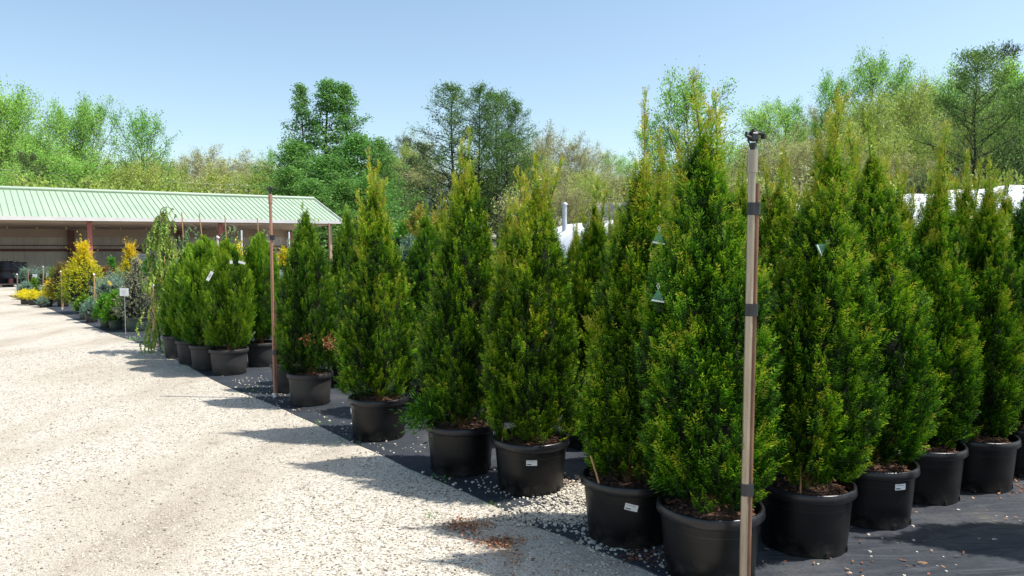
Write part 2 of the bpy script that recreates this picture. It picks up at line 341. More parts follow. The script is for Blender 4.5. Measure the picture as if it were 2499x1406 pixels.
def prisms(P0, P1, R0, R1, n=3):
    """many tapered sticks at once -> verts, quads"""
    P0, P1 = np.asarray(P0, float), np.asarray(P1, float); K = len(P0)
    T = nrm(P1 - P0); ref = np.where(np.abs(T[:, 2:3]) > .9, np.array([[1., 0, 0]]), np.array([[0, 0, 1.]]))
    A = nrm(np.cross(T, ref)); B = np.cross(T, A); a = np.arange(n) / n * 2 * np.pi
    D = A[:, None] * np.cos(a)[None, :, None] + B[:, None] * np.sin(a)[None, :, None]
    V = np.concatenate([P0[:, None] + D * np.asarray(R0)[:, None, None], P1[:, None] + D * np.asarray(R1)[:, None, None]], 1)
    j = np.arange(n); f = np.stack([j, (j + 1) % n, (j + 1) % n + n, j + n], 1)
    F = (f[None] + (np.arange(K) * 2 * n)[:, None, None]).reshape(-1, 4)
    return V.reshape(-1, 3), F
def rhomb(C, D, Wv, L, W):
    """leaf rhombus: base C, direction D, width vector Wv"""
    L = np.asarray(L)[:, None]; W = np.asarray(W)[:, None]
    return np.stack([C, C + D * L * .5 + Wv * W * .5, C + D * L, C + D * L * .5 - Wv * W * .5], 1)
def randdir(rng, n): return nrm(rng.normal(size=(n, 3)))

def tagit(o, label=None, cat=None, group=None, kind=None):
    if label: o['label'] = label
    if cat: o['category'] = cat
    if group: o['group'] = group
    if kind: o['kind'] = kind
    return o
def empty(name, loc=(0, 0, 0), rz=0.0, scale=1.0):
    o = bpy.data.objects.new(name, None); COL.objects.link(o); o.empty_display_size = .1
    o.location = loc; o.rotation_euler = (0, 0, rz); o.scale = (scale,) * 3
    return o
def kids(o): return [c for c in bpy.data.objects if c.parent is o]
def copy_tree(o, parent=None, ch=None):
    c = o.copy(); COL.objects.link(c)
    if parent is not None: c.parent = parent
    for k in kids(o): copy_tree(k, c)
    return c

# ------------------------------------------------------------------ the setting
rs = np.random.RandomState(7)
def hill_z(x, y):
    x = np.asarray(x, float); y = np.asarray(y, float)
    f = 1 / (1 + np.exp(-(y - 92) / 11.)) * np.clip((y - 62) / 20, 0, 1)
    side = 2.5 + 11.0 / (1 + np.exp(-(x - 22) / 16.)) + 3.0 / (1 + np.exp((x + 55) / 12.))
    z = f * side + f * .8 * np.sin(x * .09 + 1) * np.cos(y * .07)
    far = np.clip((y - 150) / 300, 0, 1)
    return z * (1 - far) + far * 3
xs = np.concatenate([[-1500, -900, -500, -300], np.linspace(-200, 200, 81), [300, 500, 900, 1500]])
ys = np.concatenate([[-300, -60], np.linspace(-20, 60, 9), np.linspace(64, 180, 40), [220, 300, 450, 800, 1500, 2500]])
X, Y = np.meshgrid(xs, ys); Z = hill_z(X, Y) - .02
b = MB(); nx = len(xs)
b.add(np.stack([X, Y, Z], -1).reshape(-1, 3), [(r * nx + c, r * nx + c + 1, (r + 1) * nx + c + 1, (r + 1) * nx + c) for r in range(len(ys) - 1) for c in range(nx - 1)], smooth=True)
g = b.build('ground', M['ground']); tagit(g, 'rough grassy ground rising to a wooded bank behind the nursery', 'ground', kind='structure')

b = MB()
gx = np.linspace(-70, 50, 61); gy = np.linspace(-12, 60, 37); GX, GY = np.meshgrid(gx, gy)
GZ = np.zeros_like(GX)
b.add(np.stack([GX, GY, GZ], -1).reshape(-1, 3), [(r * 61 + c, r * 61 + c + 1, (r + 1) * 61 + c + 1, (r + 1) * 61 + c) for r in range(36) for c in range(60)], smooth=True)
gr = b.build('gravel_yard', M['gravel']); tagit(gr, 'pale crushed stone drive and yard surface', 'gravel', kind='structure')

# ground cloth: outlines given by points on the ground
def cloth(name, pts, z, label, wav=.0):
    P = [ground(*p) for p in pts]
    b = MB(); n = len(P)
    V = [(x, y, z) for x, y in P] + [(x, y, -.012) for x, y in P]
    F = [tuple(range(n - 1, -1, -1))] + [(i, (i + 1) % n, n + (i + 1) % n, n + i) for i in range(n)]
    b.add(V, F); o = b.build(name, M['fabric']); tagit(o, label, 'ground cloth', kind='structure'); return o
def wob(a, bb, n, amp, seed):
    r = random.Random(seed); out = []
    for i in range(n + 1):
        t = i / n; out.append((a[0] + (bb[0] - a[0]) * t + r.uniform(-amp, amp), a[1] + (bb[1] - a[1]) * t + r.uniform(-amp, amp) * .5))
    return out
edge = [(1262, 1262), (1180, 1222), (1060, 1170), (1000, 1145), (925, 1108), (860, 1080), (780, 1040), (700, 1003), (600, 962), (545, 940), (470, 900), (400, 862), (340, 838), (270, 815), (215, 792), (150, 768), (115, 752), (60, 738)]
e2 = []
for i in range(len(edge) - 1): e2 += wob(edge[i], edge[i + 1], 3, 1.2, i)[:-1]
cloth('ground_cloth', e2 + [(20, 722), (520, 700), (1250, 660), (2100, 652), (3600, 660), (4200, 900), (4200, 1180), (1400, 1262), (1330, 1278)], .006, 'long sheet of black ground cloth under the rows of potted plants')
cloth('ground_cloth', wob((1278, 1275), (1375, 1310), 6, 2, 5) + wob((1430, 1332), (1560, 1385), 6, 2, 6) + [(1660, 1432), (1900, 1560), (2500, 1800), (5200, 1800), (4700, 1130), (2600, 1120), (1800, 1150), (1450, 1225)], .011, 'smoother dark grey ground cloth sheet at the near corner')

# loose stones and litter
def ico():
    ph = (1 + 5 ** .5) / 2
    V = nrm(np.array([(-1, ph, 0), (1, ph, 0), (-1, -ph, 0), (1, -ph, 0), (0, -1, ph), (0, 1, ph), (0, -1, -ph), (0, 1, -ph), (ph, 0, -1), (ph, 0, 1), (-ph, 0, -1), (-ph, 0, 1)], float))
    return V
def stones(name, XY, size, z0, seed, label):
    """angular pebbles: distorted chamfered blocks, 6 quads each"""
    r = np.random.RandomState(seed); K = len(XY)
    base = np.array([(i, j, k) for k in (-1, 1) for j in (-1, 1) for i in (-1, 1)], float) * .5
    F = np.array([(0, 2, 3, 1), (4, 5, 7, 6), (0, 1, 5, 4), (2, 6, 7, 3), (0, 4, 6, 2), (1, 3, 7, 5)])
    V = base[None] * (1 + r.uniform(-.38, .38, (K, 8, 3)))
    s = size * r.uniform(.45, 1.25, (K, 1)) * np.array([1, .8, .55])[None]
    V = V * s[:, None]
    a = r.uniform(0, 6.28, K); ca, sa = np.cos(a)[:, None], np.sin(a)[:, None]
    Xr = V[..., 0] * ca - V[..., 1] * sa; Yr = V[..., 0] * sa + V[..., 1] * ca
    V = np.stack([Xr + XY[:, 0:1], Yr + XY[:, 1:2], V[..., 2] + s[:, 2:3] * .35 + z0], -1)
    Q = V[:, F].reshape(-1, 4, 3); t = np.repeat(np.clip(r.normal(.55, .25, K), 0, 1), 6)
    me = quad_mesh(name, Q, t, [M['stone']]); o = link(name, me); tagit(o, label, 'loose stones', kind='stuff'); return o
def scatter_px(n, x0, x1, y0, y1, r, dens=None):
    out = []
    while len(out) < n:
        px = r.uniform(x0, x1); py = r.uniform(y0, y1)
        out.append(ground(px, py))
    return np.array(out)
EDGE_G = [ground(*p) for p in edge]
def edge_x(y):
    ys_ = [p[1] for p in EDGE_G]; xs_ = [p[0] for p in EDGE_G]
    return np.interp(y, ys_, xs_)
r = np.random.RandomState(3)
# pebbles lying loose over the gravel near the camera (world-uniform scatter)
K = 62000; yy = 2.6 + 9.5 * r.uniform(0, 1, K) ** 1.35; xx = r.uniform(-8.5, 1.2, K)
lim = np.where(yy > 4.4, edge_x(yy), 1.0 - (yy - 3.4) * .95); keep = xx < lim - .02
stones('loose_gravel', np.stack([xx, yy], 1)[keep], .0100, .0, 11, 'loose pale stone chips strewn over the gravel drive')
# stones spilt over the cloth
L = []
for cx, cy, sx, sy, n in [(1390, 1215, 55, 20, 900), (1330, 1262, 60, 12, 900), (1440, 1270, 50, 22, 450), (1500, 1330, 50, 12, 260), (1420, 1195, 22, 12, 300), (1640, 1380, 30, 20, 60), (1180, 1190, 70, 14, 60), (1120, 1160, 60, 12, 30), (840, 1040, 60, 22, 70), (960, 1100, 60, 10, 40), (660, 965, 55, 22, 130), (600, 935, 30, 10, 40), (400, 860, 30, 14, 60), (330, 828, 30, 6, 40), (1560, 1250, 60, 20, 60), (2100, 1330, 260, 50, 26), (2350, 1280, 120, 60, 10)]:
    q = np.stack([r.normal(cx, sx, n), r.normal(cy, sy, n)], 1)
    L += [ground(a, max(c, 760)) for a, c in q]
stones('scattered_stones', np.array(L), .0135, .010, 12, 'pale stone chips spilt over the black ground cloth')
# dry leaves, bark chips
def litter(name, XY, z0, seed, label, s=.022):
    r = np.random.RandomState(seed); K = len(XY)
    C = np.stack([XY[:, 0], XY[:, 1], z0 + r.uniform(.001, .012, K)], 1)
    a = r.uniform(0, 6.28, K); D = nrm(np.stack([np.cos(a), np.sin(a), r.normal(0, .25, K)], 1)); W = nrm(np.cross(D, np.array([0, 0, 1.])) + np.stack([np.zeros(K), np.zeros(K), r.normal(0, .3, K)], 1))
    Q = rhomb(C, D, W, s * r.uniform(.5, 1.6, K), s * .5 * r.uniform(.5, 1.3, K))
    me = quad_mesh(name, Q, r.uniform(0, 1, K), [M['dry_leaf']]); tagit(link(name, me), label, 'dead leaves', kind='stuff')
L = []
for cx, cy, sx, sy, n in [(1140, 1288, 34, 10, 520), (1215, 1328, 34, 7, 320), (1245, 1350, 16, 20, 120), (1140, 1340, 60, 30, 40), (1330, 1385, 60, 14, 30)]:
    L += [ground(a, c) for a, c in np.stack([r.normal(cx, sx, n), r.normal(cy, sy, n)], 1)]
litter('dead_leaves', np.array(L), .012, 4, 'reddish brown leaf litter blown onto the gravel by the cloth edge', .02)
L = []
for cx, cy, sx, sy, n in [(2200, 1240, 60, 12, 34), (2480, 1190, 25, 16, 50), (2250, 1330, 260, 60, 34), (2000, 1380, 200, 15, 16), (2300, 1215, 90, 12, 30), (1400, 1185, 30, 10, 40), (760, 1005, 60, 6, 30), (1560, 1370, 30, 12, 60)]:
    L += [ground(a, max(c, 900)) for a, c in np.stack([r.normal(cx, sx, n), r.normal(cy, sy, n)], 1)]
litter('dead_leaves', np.array(L), .014, 5, 'tan bark scraps and dry leaves lying on the dark ground cloth', .026)

def weeds(spots, seed):
    r = np.random.RandomState(seed); C, D, Wd, L_, W_ = [], [], [], [], []
    for px, py, n, sp, h in spots:
        x, y = ground(px, py)
        for _ in range(n):
            C.append((x + r.normal(0, sp), y + r.normal(0, sp), .004)); a = r.uniform(0, 6.28); D.append((math.cos(a) * .7, math.sin(a) * .7, r.uniform(.4, 1.4))); Wd.append((-math.sin(a), math.cos(a), 0)); L_.append(h * r.uniform(.4, 1.2)); W_.append(.007)
    D = nrm(np.array(D)); me = quad_mesh('weeds', rhomb(np.array(C), D, np.array(Wd), np.array(L_), np.array(W_)), r.uniform(.2, .9, len(C)), [M['bright']])
    tagit(link('weeds', me), 'tufts of small weeds along the edge of the ground cloth', 'weeds', kind='stuff')
weeds([(335, 832, 60, .10, .10), (600, 960, 30, .12, .05), (770, 1035, 26, .12, .05), (470, 898, 30, .15, .06), (1080, 1172, 30, .06, .04), (1210, 1235, 20, .05, .03), (860, 1078, 30, .08, .04), (290, 818, 20, .1, .06), (1050, 1262, 16, .03, .03)], 8)
# ------------------------------------------------------------------ potted conifers
def pot_profile(R, H):
    Rb = R * .86
    return [(0.0, .0), (Rb - .012, .0), (Rb, .010), (Rb + (R * .955 - Rb) * .5, H * .45), (R * .955, H - .045)]
POTS = {}
def make_pot(root, R=.26, H=.36, mat='pot', rimmat='pot_rim', sticker=None, sides=40, holes=True):
    key = (R, H, mat, rimmat)
    if key in POTS:
        pme, rme, sme = POTS[key]
        pot = link('pot', pme, root); rim = link('rim', rme, pot); soil = link('soil', sme, root)
    else:
        b = MB(); b.lathe(pot_profile(R, H), sides)
        if holes:
            for k in range(8):
                a = k * math.pi / 4 + .2; rr = R * .862
                b.box((rr * math.cos(a), rr * math.sin(a), .022), (.012, .030, .022), a, mi=1)
        pot = b.build('pot', [M[mat], M['black']], root)
        b = MB(); h = H
        b.lathe([(R * .955, h - .048), (R + .004, h - .050), (R + .010, h - .044), (R + .006, h - .006), (R + .002, h), (R - .008, h), (R - .012, h - .006), (R - .016, h - .10), (R - .030, h - .14)], sides)
        rim = b.build('rim', M[rimmat], pot)
        # mulch surface: uneven disc with chips
        b = MB(); rr_ = np.random.RandomState(5); n = 28; prof = [(0.001, 0), (.35, .012), (.7, .006), (.95, -.01)]
        V = [];
        for q, z in prof:
            V += [(R * q * .98 * math.cos(a), R * q * .98 * math.sin(a), h - .045 + z + rr_.uniform(-.006, .006)) for a in np.arange(n) / n * 2 * np.pi]
        F = [(i * n + j, i * n + (j + 1) % n, (i + 1) * n + (j + 1) % n, (i + 1) * n + j) for i in range(3) for j in range(n)]
        b.add(V, F, smooth=True)
        for k in range(150):
            a = rr_.uniform(0, 6.28); q = R * .93 * math.sqrt(rr_.uniform(0, 1))
            b.box((q * math.cos(a), q * math.sin(a), h - .036 + rr_.uniform(-.004, .012)), (rr_.uniform(.012, .035), rr_.uniform(.006, .014), rr_.uniform(.004, .01)), rr_.uniform(0, 3), mi=1)
        soil = b.build('soil', [M['soil'], M['chip']], root)
        POTS[key] = (pot.data, rim.data, soil.data)
    if sticker:
        az, hz, tilt = sticker
        rr = R * .86 + (R * .095) * (hz - .01) / (H - .055) + .003
        b = MB(); w, hh = .072, .036
        for (x0, x1, z0, z1, mi, off) in [(-w / 2, w / 2, -hh / 2, hh / 2, 0, 0), (-w * .42, -w * .02, -hh * .34, -hh * .18, 1, .0008), (-w * .42, w * .3, hh * .22, hh * .28, 1, .0008)]:
            V = []; 
            for (x, z) in [(x0, z0), ((x0 + x1) / 2, (z0 + z0) / 2), (x1, z0), (x1, z1), ((x0 + x1) / 2, z1), (x0, z1)]:
                ct, st = math.cos(tilt), math.sin(tilt); x_, z_ = x * ct - z * st, x * st + z * ct
                a = az + x_ / rr; V.append(((rr + off) * math.cos(a), (rr + off) * math.sin(a), hz + z_))
            b.add(V, [(0, 1, 4, 5), (1, 2, 3, 4)], mi)
        b.build('sticker', [M['white'], M['tape']], pot)
    return pot

def waves(r, n, klo, khi, mlo, mhi):
    k = r.randint(klo, khi + 1, n); m = r.uniform(mlo, mhi, n) * r.choice([-1, 1], n); ph = r.uniform(0, 6.28, n); am = r.uniform(.5, 1, n)
    def f(phi, z):
        s = 0
        for i in range(n): s = s + am[i] * np.cos(k[i] * phi + m[i] * z + ph[i])
        return s / (am.sum() * .55)
    return f
def arb_mesh(name, H, W, seed, n=1300, p=1.35, tlow=.16, low=.62, leaders=1, lean=(0, 0), mat='thuja', gold=.0, top=.30, leaf=1.0, furrow=1.0, ll=1.0):
    leaders = leaders + 3 if top > .25 else leaders
    n = int(n * 4.2); p = p + (.75 if p < 1.85 else .2)
    """dense upright conifer crown; z=0 at soil; top = share of the height taken by thin leader shoots; also returns stem mesh"""
    r = np.random.RandomState(seed)
    w1 = waves(r, 7, 2, 6, .4, 3.2); w2 = waves(r, 8, 5, 12, 4, 13); w3 = waves(r, 6, 8, 18, 10, 30)
    Hb = H * (1 - top * .55)                                    # height of the solid body
    def prof(t): return W / 2 * (low + (1 - low) * np.clip(t / tlow, 0, 1) ** .7) * np.clip(1 - np.clip((t - tlow) / (1 - tlow), 0, 1) ** p, 0, 1) + .018
    def axis(z): return np.stack([lean[0] * (z / H) ** 1.5, lean[1] * (z / H) ** 1.5], -1)
    # plume positions
    t = r.uniform(0, 1, n * 4); t = t[r.uniform(0, 1, n * 4) < (prof(t) / (W / 2) * .85 + .15)][:n]; n = len(t)
    phi = r.uniform(0, 2 * np.pi, n); z = t * Hb + .05
    nz = .62 * w1(phi, z) + .45 * w2(phi, z)
    R = prof(t) * (1 + .20 * w1(phi, z) + .13 * w2(phi, z)) * (1 - .0 * t)
    # upright lobes (the separate branch ends) with deep furrows between them
    ncl = int(60 + 190 * W * H); tcl = r.uniform(0, 1, ncl * 4); tcl = tcl[r.uniform(0, 1, ncl * 4) < prof(tcl) / (W / 2) * .9 + .1][:ncl]; pcl = r.uniform(0, 6.28, len(tcl))
    sx_, sz_ = .072, .20
    CC = np.stack([prof(tcl) * np.cos(pcl), prof(tcl) * np.sin(pcl), tcl * Hb * sx_ / sz_], 1)
    PP = np.stack([prof(t) * np.cos(phi), prof(t) * np.sin(phi), t * Hb * sx_ / sz_], 1)
    dd_ = np.linalg.norm(PP[:, None] - CC[None], axis=2); ci = dd_.argmin(1); dm = np.clip(dd_[np.arange(n), ci] / sx_, 0, 1.5)
    amp = r.uniform(.5, 1.25, len(tcl))[ci]
    R = R + np.minimum(.105, prof(t) * .38) * amp * (.60 - dm ** 1.4 * 1.35) * furrow
    off_ = PP - CC[ci]; off_[:, 2] *= .6
    keep = dm < r.uniform(.62, 1.25, n)
    t, phi, z, nz, R, off_, ci = t[keep], phi[keep], z[keep], nz[keep], R[keep], off_[keep], ci[keep]; n = len(t)
    ctint = r.normal(0, 1, len(tcl))[ci]
    inset = r.uniform(.0, 1, n) ** 2
    Rb = np.maximum(R * (1 - .16 * inset) - .030, .004)
    er = np.stack([np.cos(phi), np.sin(phi), np.zeros(n)], 1); et = np.stack([-np.sin(phi), np.cos(phi), np.zeros(n)], 1); ez = np.array([0, 0, 1.])
    el = np.radians(40 + 40 * t ** .8 + r.normal(0, 18, n)); el = np.clip(el, .1, 1.5)
    D = nrm(er * np.cos(el)[:, None] + ez * np.sin(el)[:, None] + et * r.normal(0, .24, n)[:, None] + off_ * 4.5)
    base = er * Rb[:, None] + ez * z[:, None]; base[:, :2] += axis(z)
    Lp = (.042 + .050 * r.uniform(0, 1, n) ** 1.5) * (1.12 - .25 * t)
    long_ = r.uniform(0, 1, n) < .035; Lp = np.where(long_, Lp * 1.25, Lp)
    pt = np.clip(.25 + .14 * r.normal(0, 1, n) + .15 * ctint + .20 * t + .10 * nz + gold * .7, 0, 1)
    # leader shoots
    LB, LD, LL, LT = [], [], [], []; st0, st1, sr0, sr1 = [], [], [], []
    for k in range(leaders):
        a = r.uniform(0, 6.28); off = 0 if k == 0 else r.uniform(.03, .13) * W / .6
        zt = H if k == 0 else H * r.uniform(1 - top * .6, .985); zb = Hb * r.uniform(.70, .8)
        p0 = np.array([off * .4 * math.cos(a), off * .4 * math.sin(a), zb]); p1 = np.array([off * 1.3 * math.cos(a), off * 1.3 * math.sin(a), zt])
        m = int((zt - zb) / .011)
        q = np.linspace(0, 1, m) ** .9
        P = p0 + (p1 - p0) * q[:, None]; P[:, 0] += .02 * np.sin(q * 5 + k) * q; P[:, :2] += axis(P[:, 2])
        st0.append(P[:-1:4][: (m - 1) // 4]); st1.append(P[4::4][: (m - 1) // 4])
        kk = len(st1[-1]); st0[-1] = st0[-1][:kk]; rr = np.linspace(.0065, .0018, kk); sr0.append(rr); sr1.append(rr * .92)
        aa = r.uniform(0, 6.28, m); e2_ = np.radians(r.uniform(35, 75, m)) + q * .2
        LB.append(P); LD.append(nrm(np.stack([np.cos(aa) * np.cos(e2_), np.sin(aa) * np.cos(e2_), np.sin(e2_)], 1)))
        LL.append((.04 + .10 * (1 - q) ** .8) * r.uniform(.5, 1.3, m)); LT.append(np.clip(.50 + .42 * q + gold + r.normal(0, .16, m), 0, 1))
    # a few thin side spires on the upper body
    for k in range(int(9 + leaders * 3)):
        a = r.uniform(0, 6.28); tb = r.uniform(.42, .86); rb = prof(tb) * .75; zb = tb * Hb; ln = r.uniform(.16, .34)
        p0 = np.array([rb * math.cos(a), rb * math.sin(a), zb]); p1 = p0 + np.array([.03 * math.cos(a) + r.normal(0, .02), .03 * math.sin(a), ln])
        m = int(ln / .011); q = np.linspace(0, 1, m); P = p0 + (p1 - p0) * q[:, None]; P[:, :2] += axis(P[:, 2])
        aa = r.uniform(0, 6.28, m); e2_ = np.radians(r.uniform(40, 75, m))
        LB.append(P); LD.append(nrm(np.stack([np.cos(aa) * np.cos(e2_), np.sin(aa) * np.cos(e2_), np.sin(e2_)], 1)))
        LL.append((.03 + .055 * (1 - q)) * r.uniform(.6, 1.2, m)); LT.append(np.clip(.45 + .3 * q + gold + r.normal(0, .15, m), 0, 1))
    base = np.concatenate([base] + LB); D = np.concatenate([D] + LD); Lp = np.concatenate([Lp] + LL); pt = np.concatenate([pt] + LT); n = len(base)
    # spray leaflets
    sp = np.concatenate([[.08], np.repeat(np.linspace(.22, .92, 6), 2), [.96]]); sg = np.concatenate([[1], np.tile([1, -1], 6), [0]])
    m = len(sp)
    tang = nrm(np.cross(D, np.array([0, 0, 1.])) + 1e-6); bn = np.cross(D, tang)
    al = r.uniform(0, np.pi, n); Wd = nrm(tang * np.cos(al)[:, None] + bn * np.sin(al)[:, None]); Nn = np.cross(D, Wd)
    curve = np.array([0, 0, 1.])[None, None] * (sp ** 2)[None, :, None] * (Lp * .25)[:, None, None]
    wig = r.normal(0, .10, (n, m, 1)) * Nn[:, None]
    C = base[:, None] + D[:, None] * (Lp[:, None] * sp[None])[..., None] + curve
    ld = nrm(D[:, None] * .75 + Wd[:, None] * (sg[None, :, None] * r.uniform(.5, 1.05, (n, m, 1))) + wig + r.normal(0, .07, (n, m, 3)))
    l = Lp[:, None] * (.42 - .20 * sp[None]) * r.uniform(.6, 1.4, (n, m)) * ll
    wv = nrm(np.cross(ld, Nn[:, None] + r.normal(0, .14, (n, m, 3))))
    wd = np.clip(l * .36, .0036, .0074) * leaf
    tt = pt[:, None] + .56 * (sp[None] - .50) + r.normal(0, .08, (n, m))  # tips lighter as new growth; dark bases also paint in the furrow shade
    Q = rhomb(C.reshape(-1, 3), ld.reshape(-1, 3), wv.reshape(-1, 3), l.ravel(), wd.ravel())
    T = tt.ravel()
    # rough core, coloured near black for the shade in the crown's gaps
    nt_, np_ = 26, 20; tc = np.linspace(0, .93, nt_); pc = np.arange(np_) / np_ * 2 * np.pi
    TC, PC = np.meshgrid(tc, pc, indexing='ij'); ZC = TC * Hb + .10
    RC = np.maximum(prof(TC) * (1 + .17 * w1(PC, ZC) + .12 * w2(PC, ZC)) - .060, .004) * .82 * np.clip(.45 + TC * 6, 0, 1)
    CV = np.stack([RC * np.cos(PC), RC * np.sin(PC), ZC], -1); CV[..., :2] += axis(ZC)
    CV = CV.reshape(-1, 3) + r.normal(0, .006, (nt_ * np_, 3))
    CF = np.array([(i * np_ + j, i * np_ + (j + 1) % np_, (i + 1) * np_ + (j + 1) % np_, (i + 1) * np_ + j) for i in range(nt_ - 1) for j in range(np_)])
    # brown shoots of the leaders and bare base branches
    k = 16; a = r.uniform(0, 6.28, k); zb = r.uniform(.02, .12, k); rr = prof(np.full(k, .05)) * .8
    S0 = st0 + [np.stack([.015 * np.cos(a), .015 * np.sin(a), zb], 1)]; S1 = st1 + [np.stack([rr * np.cos(a), rr * np.sin(a), zb + r.uniform(.12, .3, k)], 1)]
    A0 = sr0 + [np.full(k, .007)]; A1 = sr1 + [np.full(k, .003)]
    sv, sf = prisms(np.concatenate(S0), np.concatenate(S1), np.concatenate(A0), np.concatenate(A1), 5)
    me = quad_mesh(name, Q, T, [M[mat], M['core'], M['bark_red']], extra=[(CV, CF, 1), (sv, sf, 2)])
    zz = np.linspace(-.02, Hb * .75, 10); tb = MB(); ax = axis(np.maximum(zz, 0))
    tb.tube([(ax[i, 0], ax[i, 1], zz[i]) for i in range(10)], np.linspace(.024, .007, 10), 7)
    to = tb.build('trunk', M['bark_red']); sme = to.data; bpy.data.objects.remove(to)
    return me, sme

G_ARB = 'potted arborvitae standing in rows on the ground cloth'
def potted(name, px, by, label, crown, stem=None, group=G_ARB, cat='potted tree', rz=0.0, R=.26, H=.36, mat='pot', rim='pot_rim', sticker=None, cscale=1.0, crown_name='foliage', soil_drop=.045, pos=None, z=.006):
    x, y = pos or ground(px, by)
    root = empty(name, (x, y, z), rz)
    tagit(root, label, cat, group)
    make_pot(root, R, H, mat, rim, sticker)
    c = link(crown_name, crown, root, (0, 0, H - soil_drop)); c.scale = (cscale,) * 3
    if stem:
        s = link('trunk', stem, root, (0, 0, H - soil_drop)); s.scale = (cscale,) * 3
    return root
def top_h(px, by, ty):
    x, y = ground(px, by); return at(px, ty, y).z
def cane(root, p0, p1, r=.005, mat='bamboo'):
    MB().tube([p0, ((p0[0] + p1[0]) / 2 + .004, (p0[1] + p1[1]) / 2, (p0[2] + p1[2]) / 2), p1], [r, r * .95, r * .85], 6).build('cane', M[mat], root)
def local(root, v):
    return Matrix.Rotation(-root.rotation_euler[2], 3, 'Z') @ (Vector(v) - root.location)

# the trees one sees whole: px, base y, top y, max width px, kwargs
FRONT = [
 # key, px, by, ty, wpx, leanpx, opts, label
 ('squat', 758, 985, 505, 152, -8, dict(p=1.9, tlow=.22, low=.8, top=.18, leaders=2, mat='thuja_dark', gold=.06, n=1500), 'rounded dark green arborvitae beside the red brown riser, browned on its right flank', dict(R=.235, H=.34, mat='pot_grey', rim='pot_grey')),
 ('slim', 925, 1065, 372, 188, -14, dict(p=1.25, tlow=.20, low=.78, top=.36, leaders=2, gold=.12, n=1650), 'slender yellow-green arborvitae with a long pointed tip, its pot wearing a small sticker', dict(sticker=(math.radians(180 + 22), .25, 0))),
 ('tall', 1125, 1145, 330, 196, 30, dict(p=1.45, tlow=.18, low=.75, top=.30, leaders=3, gold=.04, n=1750), 'tall arborvitae leaning right, one low branch spreading left over its pot rim', dict()),
 ('full', 1295, 1190, 388, 236, 18, dict(p=1.7, tlow=.2, low=.82, top=.30, leaders=4, gold=.06, n=2000), 'full bushy arborvitae with bare twiggy base and stickered pot on spilt stone chips', dict(sticker=(math.radians(270), .24, 0))),
 ('leaning', 1530, 1308, 235, 225, 45, dict(p=1.3, tlow=.2, low=.72, top=.45, leaders=3, gold=.02, n=1800), 'arborvitae with a loose bare leader, a tilted pot sticker and a stick in its rim', dict(sticker=(math.radians(270 - 4), .25, -.22))),
 ('corner', 1730, 1395, 190, 318, -45, dict(p=1.35, tlow=.17, low=.72, top=.34, leaders=3, gold=.04, n=2300), 'largest nearest arborvitae at the corner, standing just behind the tall taped riser', dict()),
 ('broad', 1960, 1328, 218, 285, 70, dict(p=1.4, tlow=.17, low=.74, top=.36, leaders=3, gold=.07, n=2100), 'broad arborvitae right of the tall taped riser, its twin tips rising well above', dict()),
 ('second', 2120, 1265, 288, 235, -20, dict(p=1.5, tlow=.17, low=.8, top=.30, leaders=2, gold=.02, n=1800), 'arborvitae with a dark hollow side, in the pot with a pale sticker', dict(sticker=(math.radians(270 + 14), .27, 0.0))),
 ('spire', 2245, 1210, 312, 205, 45, dict(p=1.3, tlow=.18, low=.82, top=.42, leaders=2, gold=.06, n=1700), 'spire-shaped arborvitae, its thin tip standing against the white greenhouse', dict()),
 ('pale', 2375, 1183, 395, 178, 20, dict(p=1.5, tlow=.17, low=.85, top=.30, leaders=2, gold=.04, n=1600), 'arborvitae with pale bluish lower sprays, its whole pot showing on the dark cloth', dict()),
 ('edge', 2488, 1150, 405, 235, 10, dict(p=1.9, tlow=.2, low=.85, top=.22, leaders=2, mat='thuja_dark', gold=.0, n=1500), 'dark arborvitae cut off by the right edge of the photo', dict()),
]
BANK = {}; FRONTOBJ = {}
for i, (key, px, by, ty, wpx, lnpx, kw, lab, po) in enumerate(FRONT):
    x, y = ground(px, by); H0 = po.get('H', .36); d = y
    Ht = top_h(px, by, ty) - (H0 - .045)
    W = wpx * d / F_PX
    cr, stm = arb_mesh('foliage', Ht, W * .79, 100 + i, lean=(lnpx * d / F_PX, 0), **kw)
    BANK[key] = (cr, stm, Ht, W)
    FRONTOBJ[key] = potted('potted_arborvitae', px, by, lab, cr, stm, **po)
o = FRONTOBJ['full']; cane(o, (-.20, -.10, .30), (-.195, -.12, .50), .006)
o = FRONTOBJ['leaning']; cane(o, (-.17, -.16, .30), (-.235, -.19, .52), .006)
o = FRONTOBJ['broad']; cane(o, (-.10, -.18, .28), (-.105, -.20, .52), .006)
# browned patch on the squat tree, low branch on the tall one
def spray_patch(name, root, c, dirv, n, spread, L, mat, seed, t0=.5):
    r = np.random.RandomState(seed); base = np.array(c) + r.normal(0, spread, (n, 3)); D = nrm(np.array(dirv) + r.normal(0, .45, (n, 3)))
    k = 7; s = np.tile(np.linspace(.1, 1, k), (n, 1)); C = base[:, None] + D[:, None] * (s * L)[..., None]
    ld = nrm(D[:, None] + r.normal(0, .55, (n, k, 3))); wv = nrm(np.cross(ld, r.normal(0, 1, (n, k, 3))))
    Q = rhomb(C.reshape(-1, 3), ld.reshape(-1, 3), wv.reshape(-1, 3), np.full(n * k, L * .4), np.full(n * k, .012))
    o_ = link(name, quad_mesh(name, Q, r.uniform(t0 - .3, t0 + .3, n * k), [M[mat]]), root); return o_
o = FRONTOBJ['squat']
spray_patch('browned_sprays', o, (.235, -.20, .68), (.8, -.5, .15), 26, .030, .09, 'dry_leaf', 3, .55)
spray_patch('browned_sprays', o, (.06, -.29, .72), (.1, -.8, .3), 14, .022, .06, 'dry_leaf', 4, .3)
